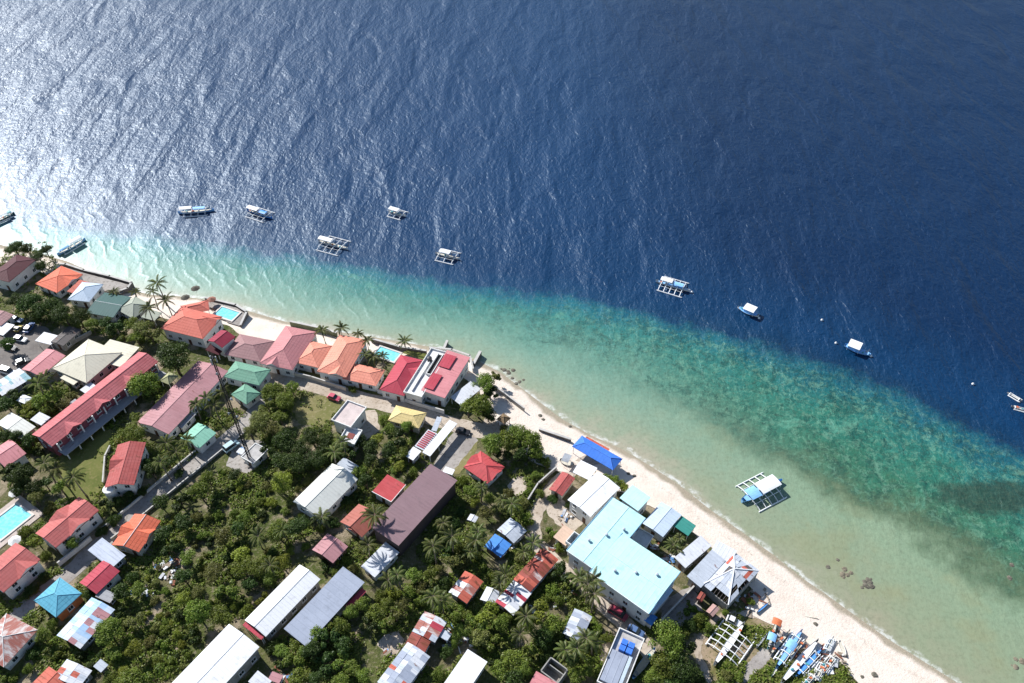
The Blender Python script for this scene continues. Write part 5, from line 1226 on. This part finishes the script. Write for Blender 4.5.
wallrun('fence_wall', [(495,388),(524,410)], .9, .25, GREYW, 'weathered wall between the sandy yard and the beach', 'wall')
wallrun('fence_wall', [(540,430),(570,440)], .5, .5, STONE, 'broken stone wall on the beach left of the cobalt-blue roof', 'wall')
wallrun('fence_wall', [(556,470),(538,486),(528,502)], 1.3, .2, GREYW, 'grey block wall along the top of the dirt track', 'wall')
wallrun('perimeter_wall', [(112,540),(146,514),(190,478),(230,445)], .75, .15, GREYW, 'long grey block wall along the lower side of the lane', 'wall')
wallrun('perimeter_wall', [(100,532),(132,506),(172,472),(196,452)], .75, .15, WHITE, 'whitewashed wall along the upper side of the lane', 'wall')
wallrun('perimeter_wall', [(60,566),(92,540)], 1.5, .2, WHITE, 'white wall beside the lane before the white house with the red cross roof', 'wall')
wallrun('perimeter_wall', [(262,368),(312,380),(346,391)], 1.5, .2, CREAM, 'cream wall along the coast road below the dusty rose house', 'wall')
wallrun('perimeter_wall', [(378,393),(402,401),(444,414)], 1.5, .2, WHITE, 'white wall along the coast road below the crimson roof', 'wall')
wallrun('perimeter_wall', [(598,592),(650,628)], 1.2, .2, WHITE, 'low white wall between the dirt track and the largest cyan roof', 'wall')
wallrun('perimeter_wall', [(660,624),(700,582)], 1.6, .2, GREYW, 'grey wall beside the courtyard right of the largest cyan roof', 'wall')
wallrun('perimeter_wall', [(64,349),(92,334)], 1.3, .2, GREYW, 'grey wall between the parking lot and the charcoal roof', 'wall')
wallrun('perimeter_wall', [(104,484),(106,458),(111,448)], 1.0, .2, CREAM, 'cream garden wall between the lawn and the striped red roof', 'wall')
t = NT('pool_water'); p_ = t.pos(); kk = t.mix(t.mapr(t.noise(p_, 1.2, 3), .4, .65), C(126,222,232), C(160,236,240))
t.principled(kk, .06, 0, .5, t.bump(t.noise(p_, 1.5, 3), .25, .1)); POOLW = t.m
DECK = M('pool_deck', (.50,.42,.37,1), .85, .2)
def pool(px, dpx, label):
    m, rz, a, b = rect(px, LAND + .3); e = empty('swimming_pool', (m.x,m.y,LAND), rz, label, 'pool')
    w_ = MB(); w_.box((0,0,.08),(2*a-.1,2*b-.1,.24)); w_.build('water', POOLW, e)
    k = MB()
    for c, s in (((a+.2,0,.15),(.5,2*b+.9,.4)),((-a-.2,0,.15),(.5,2*b+.9,.4)),((0,b+.2,.147),(2*a-.1,.5,.4)),((0,-b-.2,.147),(2*a-.1,.5,.4))): k.box(c,s)
    k.build('coping', M('pool_coping', (.66,.60,.55,1), .8, .15), e)
    if dpx:
        d = MB()
        for c, s in (((a+dpx/2+.45,0,.05),(dpx,2*b+2*dpx+.9,.2)),((-a-dpx/2-.45,0,.05),(dpx,2*b+2*dpx+.9,.2)),((0,b+dpx/2+.45,.047),(2*a+.9,dpx,.2)),((0,-b-dpx/2-.45,.047),(2*a+.9,dpx,.2))): d.box(c,s)
        d.build('pool_deck', DECK, e)
    return e
pool([(17,503),(31,515),(1,540),(-14,527)], 1.5, 'turquoise swimming pool with a brick deck at the left edge')
pool([(221,306.5),(240,312.5),(231,321),(215,314)], 0, 'pale turquoise seaside pool beside the terracotta villa')
pool([(380,347),(402,353),(393,361),(373,355)], 0, 'small blue courtyard pool among palms beside the crimson roof')
def lounger_umbrella(px, py, col, label):
    p = U(px, py, LAND); e = empty('parasol', (p.x,p.y,LAND), 0, label, 'parasol')
    m = MB(); m.tube((0,0,0),(0,0,2.4),.05,.05,6); m.build('pole', TRIM, e)
    m = MB(); m.lathe((0,0,1.95), [(1.5,0),(.75,.32),(.03,.6)], 8); m.lathe((0,0,1.93), [(.02,.55),(.75,.28),(1.45,0)], 8); m.build('canopy', col, e)
lounger_umbrella(18,545,WHITE,'white parasol at the near corner of the brick-decked pool')
lounger_umbrella(18,497,WHITE,'white parasol at the far corner of the brick-decked pool')
lounger_umbrella(197,293,M('thatch',(.10,.09,.07,1),.9,.3),'dark thatched parasol standing on the beach above the terracotta villa')
lounger_umbrella(187,302,M('thatch',(.10,.09,.07,1),.9,.3),'dark thatched parasol between the terracotta villa and the pavilion roof')
lounger_umbrella(213,304,M('thatch2',(.30,.14,.10,1),.9,.3),'reddish parasol beside the seaside pool')

# ------------------------------------------------------------------ lattice mast
MASTM = M('mast_steel', (.018,.018,.02,1), .7, .1)
def mast():
    p = U(251.5,464,LAND); H = 10.0
    while proj(p.x,p.y,LAND+H)[1] > 357 and H < 120: H += .25
    e = empty('lattice_mast', (p.x,p.y,LAND), R(20), 'tall slim dark lattice radio mast rising from the compound by the lane', 'mast')
    r = lambda z: .50 - .22*z/H
    for i in range(3):
        a = i*2.094; m = MB(); m.tube((r(0)*math.cos(a),r(0)*math.sin(a),0),(r(H)*math.cos(a),r(H)*math.sin(a),H),.11,.09,6); m.build('leg', MASTM, e)
    m = MB(); n = int(H/1.3)
    for k in range(n):
        z0, z1 = H*k/n, H*(k+1)/n
        for i in range(3):
            a, b = i*2.094, (i+1)*2.094
            m.tube((r(z0)*math.cos(a),r(z0)*math.sin(a),z0),(r(z1)*math.cos(b),r(z1)*math.sin(b),z1),.06,.06,4)
            m.tube((r(z1)*math.cos(a),r(z1)*math.sin(a),z1),(r(z1)*math.cos(b),r(z1)*math.sin(b),z1),.04,.04,4)
    m.build('bracing', MASTM, e)
    for k, (z, a, rr) in enumerate([(H*.62,.4,.5),(H*.52,3.4,.4),(H*.88,4.6,.35),(H*.97,1.5,.3),(H*.45,.9,.4)]):
        m = MB(); c = Vector((math.cos(a)*(r(z)+.5),math.sin(a)*(r(z)+.5),z)); d = Vector((math.cos(a),math.sin(a),0))
        m.tube(c-d*.3,c+d*.15,rr*.35,rr,12); m.tube(c-d*.6,c-d*.3,.05,.05,5); m.build('dish_antenna', B_GREY, e)
    for a in (0,2.1,4.2):
        m = MB(); m.box((math.cos(a)*.75,math.sin(a)*.75,H-1.2),(.22,.3,1.8),a); m.build('panel_antenna', B_GREY, e)
    m = MB(); m.tube((0,0,H),(0,0,H+2.5),.03,.02,5); m.build('lightning_rod', MASTM, e)
    m = MB(); m.box((0,0,.1),(2.2,2.2,.4)); m.build('footing', CONC, e)
mast()

# ------------------------------------------------------------------ vehicles
TYRE = M('tyre', (.02,.02,.02,1), .8); CHROME = M('rim', (.4,.4,.42,1), .35, .1, 1, .1, .6)
def car(px, py, rz_px, col, label, L=4.3, W=1.75, kind='car'):
    p = U(px, py, LAND+.8); q = U(px+rz_px[0], py+rz_px[1], LAND+.8); rz = math.atan2(q.y-p.y, q.x-p.x)
    e = empty('parked_car' if kind == 'car' else 'parked_van', (p.x,p.y,LAND+.03), rz, label, kind, 'parked vehicles')
    pt = M('paint_%d_%d_%d' % tuple(int(x*999) for x in col[:3]), col, .3, .06, 1, .1, 0, .5)
    m = MB(); hs = .85 if kind == 'car' else 1.0
    prof = [(-L/2,.35),(-L/2,hs*.95),(-L/2+.15,hs),(L*.22,hs),(L/2-.25,hs*.86),(L/2,hs*.7),(L/2,.35)]
    m.loft([[(x, s*W/2*(.96 if k else 1), z) for x, z in prof] for k, s in enumerate((-1,1))]); m.build('body', pt, e)
    m = MB(); a0, a1 = (-L*.42, L*.2) if kind == 'car' else (-L*.48, L*.32)
    ht = 1.45 if kind == 'car' else 1.95
    b0 = [(a0,-W*.46,hs),(a1,-W*.46,hs),(a1,W*.46,hs),(a0,W*.46,hs)]; t0 = [(a0+.35,-W*.38,ht),(a1-.6,-W*.38,ht),(a1-.6,W*.38,ht),(a0+.35,W*.38,ht)]
    m.loft([b0,t0]); g_ = m.build('windows', GLASS, e)
    m = MB(); m.box(((a0+a1)/2-.12,0,ht+.02),(a1-a0-.95,W*.78,.06)); m.build('roof', pt, e)
    for x in (-L*.31,L*.31):
        for s in (-1,1):
            m = MB(); m.tube((x,s*(W/2-.2),.32),(x,s*(W/2+.01),.32),.32,.32,14); wh = m.build('wheel', TYRE, e)
            m = MB(); m.tube((x,s*(W/2),.32),(x,s*(W/2+.02),.32),.18,.18,10); m.build('rim', CHROME, wh)
    for s in (-1,1):
        m = MB(); m.box((L/2,s*W*.36,.62),(.06,.3,.15)); m.build('headlight', TRIM, e)
        m = MB(); m.box((-L/2,s*W*.38,.68),(.06,.22,.2)); m.build('tail_light', r_crimson, e)
WH = (.72,.72,.72,1); BL = (.06,.14,.34,1); DK = (.03,.03,.035,1)
car(20,338.5,(10,2),WH,'white car in the parking lot nearest the left edge carport')
car(29,327,(6,-8),BL,'blue car under the dark trees at the top of the parking lot',4.6,1.8)
car(18,328,(5,-6),(.45,.36,.08,1),'yellow three-wheeler-sized car beside the blue car',2.8,1.5)
car(16,319,(8,2),(.3,.4,.55,1),'grey-blue car at the top left of the parking lot')
car(10,347,(8,2),DK,'dark car behind the white car in the parking lot')
car(22,361,(8,-3),DK,'black car below the middle of the parking lot',4.0)
car(7,371,(10,3),WH,'white van at the lower left of the parking lot',4.8,1.9,'van')
car(618,613,(10,6),(.30,.04,.07,1),'dark red van parked against the largest cyan-roofed building',4.6,1.8,'van')
car(231,446,(7,-5),(.35,.5,.55,1),'pale teal van in the mast compound',4.4,1.8,'van')
car(734,621,(8,4),WH,'white pickup-sized car above the white outrigger frame',3.4,1.6)
car(463,431,(9,2),DK,'dark car stopped on the coast road near the round trees',4.0)
car(334,397,(9,3),(.5,.08,.12,1),'red car on the coast road above the narrow white house',3.8)
car(636,631,(7,4),(.10,.17,.33,1),'blue car on the dirt track above the blue tanks',3.8)

# ------------------------------------------------------------------ rocks and small litter
ROCKM = M('dark_rock', (.15,.135,.105,1), .95, .4, 1.2, .3); CORALM = M('coral_rock', (.21,.18,.13,1), .95, .4, 1.5, .3)
def rock(px, py, s, mt, label, grp, z=0.0, hz=.42):
    p = U(px, py, 0); zz = max(float(terrain_z([tuple(p)])[0]), -.12) if z == 0 else z
    m = MB(); n = 9; rings = []
    sd_ = px*7.1+py
    for k in range(6):
        th = math.pi*(k+.35)/6.7; rings.append([tuple(Vector((math.sin(th)*math.cos(j*.698), math.sin(th)*math.sin(j*.698), math.cos(th)*hz))*s*(1+.35*mnoise.noise(Vector((j*1.3+sd_,k*.9,1))))) for j in range(n)])
    m.loft(rings[::-1]); tag(m.build('rock', mt, None, (p.x,p.y,zz)), label, 'rock', grp)
rr = random.Random(3)
for cx, cy, n, sp, mt, lb in [(847,573,9,6,CORALM,'low brown rock in the left of two reef clusters off the beach'),(866,583,10,7,ROCKM,'low grey rock in the right of two reef clusters off the beach'),(1019,664,10,8,CORALM,'pale rock in the cluster by the lower right corner'),
                              (508,372,8,7,ROCKM,'dark rock at the waterline beyond the round shore trees'),(518,382,7,6,ROCKM,'dark rock at the waterline beyond the round shore trees')]:
    for i in range(n): rock(cx+rr.uniform(-sp,sp), cy+rr.uniform(-sp*.7,sp*.7), rr.uniform(.35,.8), mt, lb, lb.replace('low ', 'low '))
for x, y, lb in [(828,567,'single small dark rock left of both reef clusters'),(838,560,'single rock just above the left reef cluster'),(814,627,'small dark rock alone on the open sand'),(628,476,'dark boulder on the sand beside the big white house'),(634,478,'second boulder on the sand beside the big white house, nearer the water'),(540,417,'dark rock on the sand below the weathered wall'),(543,421,'dark rock on the sand, just under the one below the weathered wall'),(570,427,'flat rock at the waterline left of the cobalt-blue roof'),
                 (872,678,'small dark rock in the sand near the bottom edge'),(860,680,'grey stone at the edge of the weeds near the bottom edge'),(1012,565,'dark coral head in green water by the right edge'),(1010,578,'smaller coral head just under another by the right edge')]:
    rock(x, y, rr.uniform(.45,.8), ROCKM, lb, 'single rocks along the shore')
m = MB(); p = U(811,618,LAND*.7); m.tube((-1.5,0,.1),(1.5,.1,.12),.13,.09,7)
tag(m.build('driftwood', BAMBOO, None, (p.x,p.y,float(terrain_z([tuple(p)])[0])), R(-12)), 'driftwood log lying on the open sand above the boat pile', 'driftwood')

# scrap heaps in the gaps between the houses
SCRAP = [M('scrap_plank',(.30,.24,.18,1),.9,.3), M('scrap_tin',(.48,.49,.52,1),.5,.3), M('scrap_rust',(.26,.10,.06,1),.9,.3), M('scrap_white',(.72,.71,.69,1),.7,.2), M('scrap_blue',(.12,.26,.5,1),.7,.2)]
def heap(px, py, n, sp, label, seed):
    rn = random.Random(seed); p = U(px, py, LAND); m = MB()
    for i in range(n):
        x, y = rn.gauss(0, sp), rn.gauss(0, sp*.8)
        m.box((x, y, rn.uniform(.05,.45)), (rn.uniform(.3,2.0), rn.uniform(.15,.8), rn.uniform(.04,.3)), rn.uniform(0,3.14), rn.choices(range(5),[4,3,2,3,1])[0])
    tag(m.build('scrap_heap', SCRAP, None, (p.x,p.y,LAND)), label, 'scrap heap')
for i, (x, y, n, sp, lb) in enumerate([(166,566,34,2.2,'scrap and planks strewn right of the orange cross-gabled cottage'),(172,578,16,1.3,'smaller scatter of planks just below the orange cottage scrap'),(140,590,22,1.5,'grey scrap pile right of the crimson gabled house'),
    (46,604,10,.8,'few boards lying below the turquoise pyramid roof'),(240,452,14,1.1,'junk beside the lattice mast hut'),(456,640,24,1.6,'scrap pile right of the upper patchwork tin roof'),(528,612,14,1.2,'scattered white scrap under the yellow-green bush by the row house'),
    (566,596,18,1.4,'pale rubble between palms and the dirt track'),(520,546,16,1.2,'planks and tins beside the bright blue tarpaulin roof'),(566,518,14,1.2,'rubble in the dirt yard left of the two-storey white house'),(656,548,12,.9,'clutter on the ground behind the pale blue-grey beach house'),
    (748,600,26,1.8,'wreckage planks on the sand beside the stripped hip roof'),(760,640,10,1.0,'broken boards on the weeds by the white outrigger frame'),(806,664,36,2.6,'jumble of boat parts and boards among the beached boats'),(828,664,30,2.2,'bleached boards and poles at the sand end of the boat pile'),(790,648,24,1.8,'blue and white boat parts heaped left of the long white hull'),
    (388,655,10,.9,'rubble on the bare patch beside the long patchwork house'),(288,676,10,.9,'boards beside the small pale pink roof at the bottom edge'),(430,438,8,.7,'litter beside the low white roof with red slats'),(668,560,14,1.0,'boxes stacked behind the largest cyan roof'),(556,548,10,.9,'rubble heap beside the flat peach roof')]):
    heap(x, y, n, sp, lb, i)

# ------------------------------------------------------------------ labels of the plants: which one, by what stands next to it
names = {}
for e, x, y, r, wd, kd, h in PLANTS:
    sz = '' if kd != 'broadleaf tree' else ('large ' if r > 3.6 else 'small ' if r < 1.9 else '')
    best, bd = None, 1e9
    for s_, m, rz, a, b in HOUSES:
        dx, dy = x-m.x, y-m.y; lx = abs(dx*math.cos(rz)+dy*math.sin(rz)); ly = abs(-dx*math.sin(rz)+dy*math.cos(rz))
        d = math.hypot(max(0,lx-a), max(0,ly-b))
        if d < bd: best, bd, off = s_, d, (dx, dy)
    dx, dy = off
    side = ('right of' if dx > 0 else 'left of') if abs(dx) > abs(dy) else ('above' if dy > 0 else 'below')
    if kd == 'coconut palm': wd = 'tall feathery' if h > 6.5 else 'low feathery'
    lb = f"{sz}{wd} {kd} {side} the {best}"
    ws = lb.split(); lb = ' '.join(ws[:16]); names.setdefault(lb, []).append(e); e['label'] = lb
for lb, es in names.items():
    if len(es) > 1:
        for e in es: e['group'] = lb
print('PLANTS', len(PLANTS), 'distinct', len(names))
for o in bpy.data.objects:
    if o.parent is None and 'label' in o and len(o['label'].split()) > 16: print('LONG', o['label'])
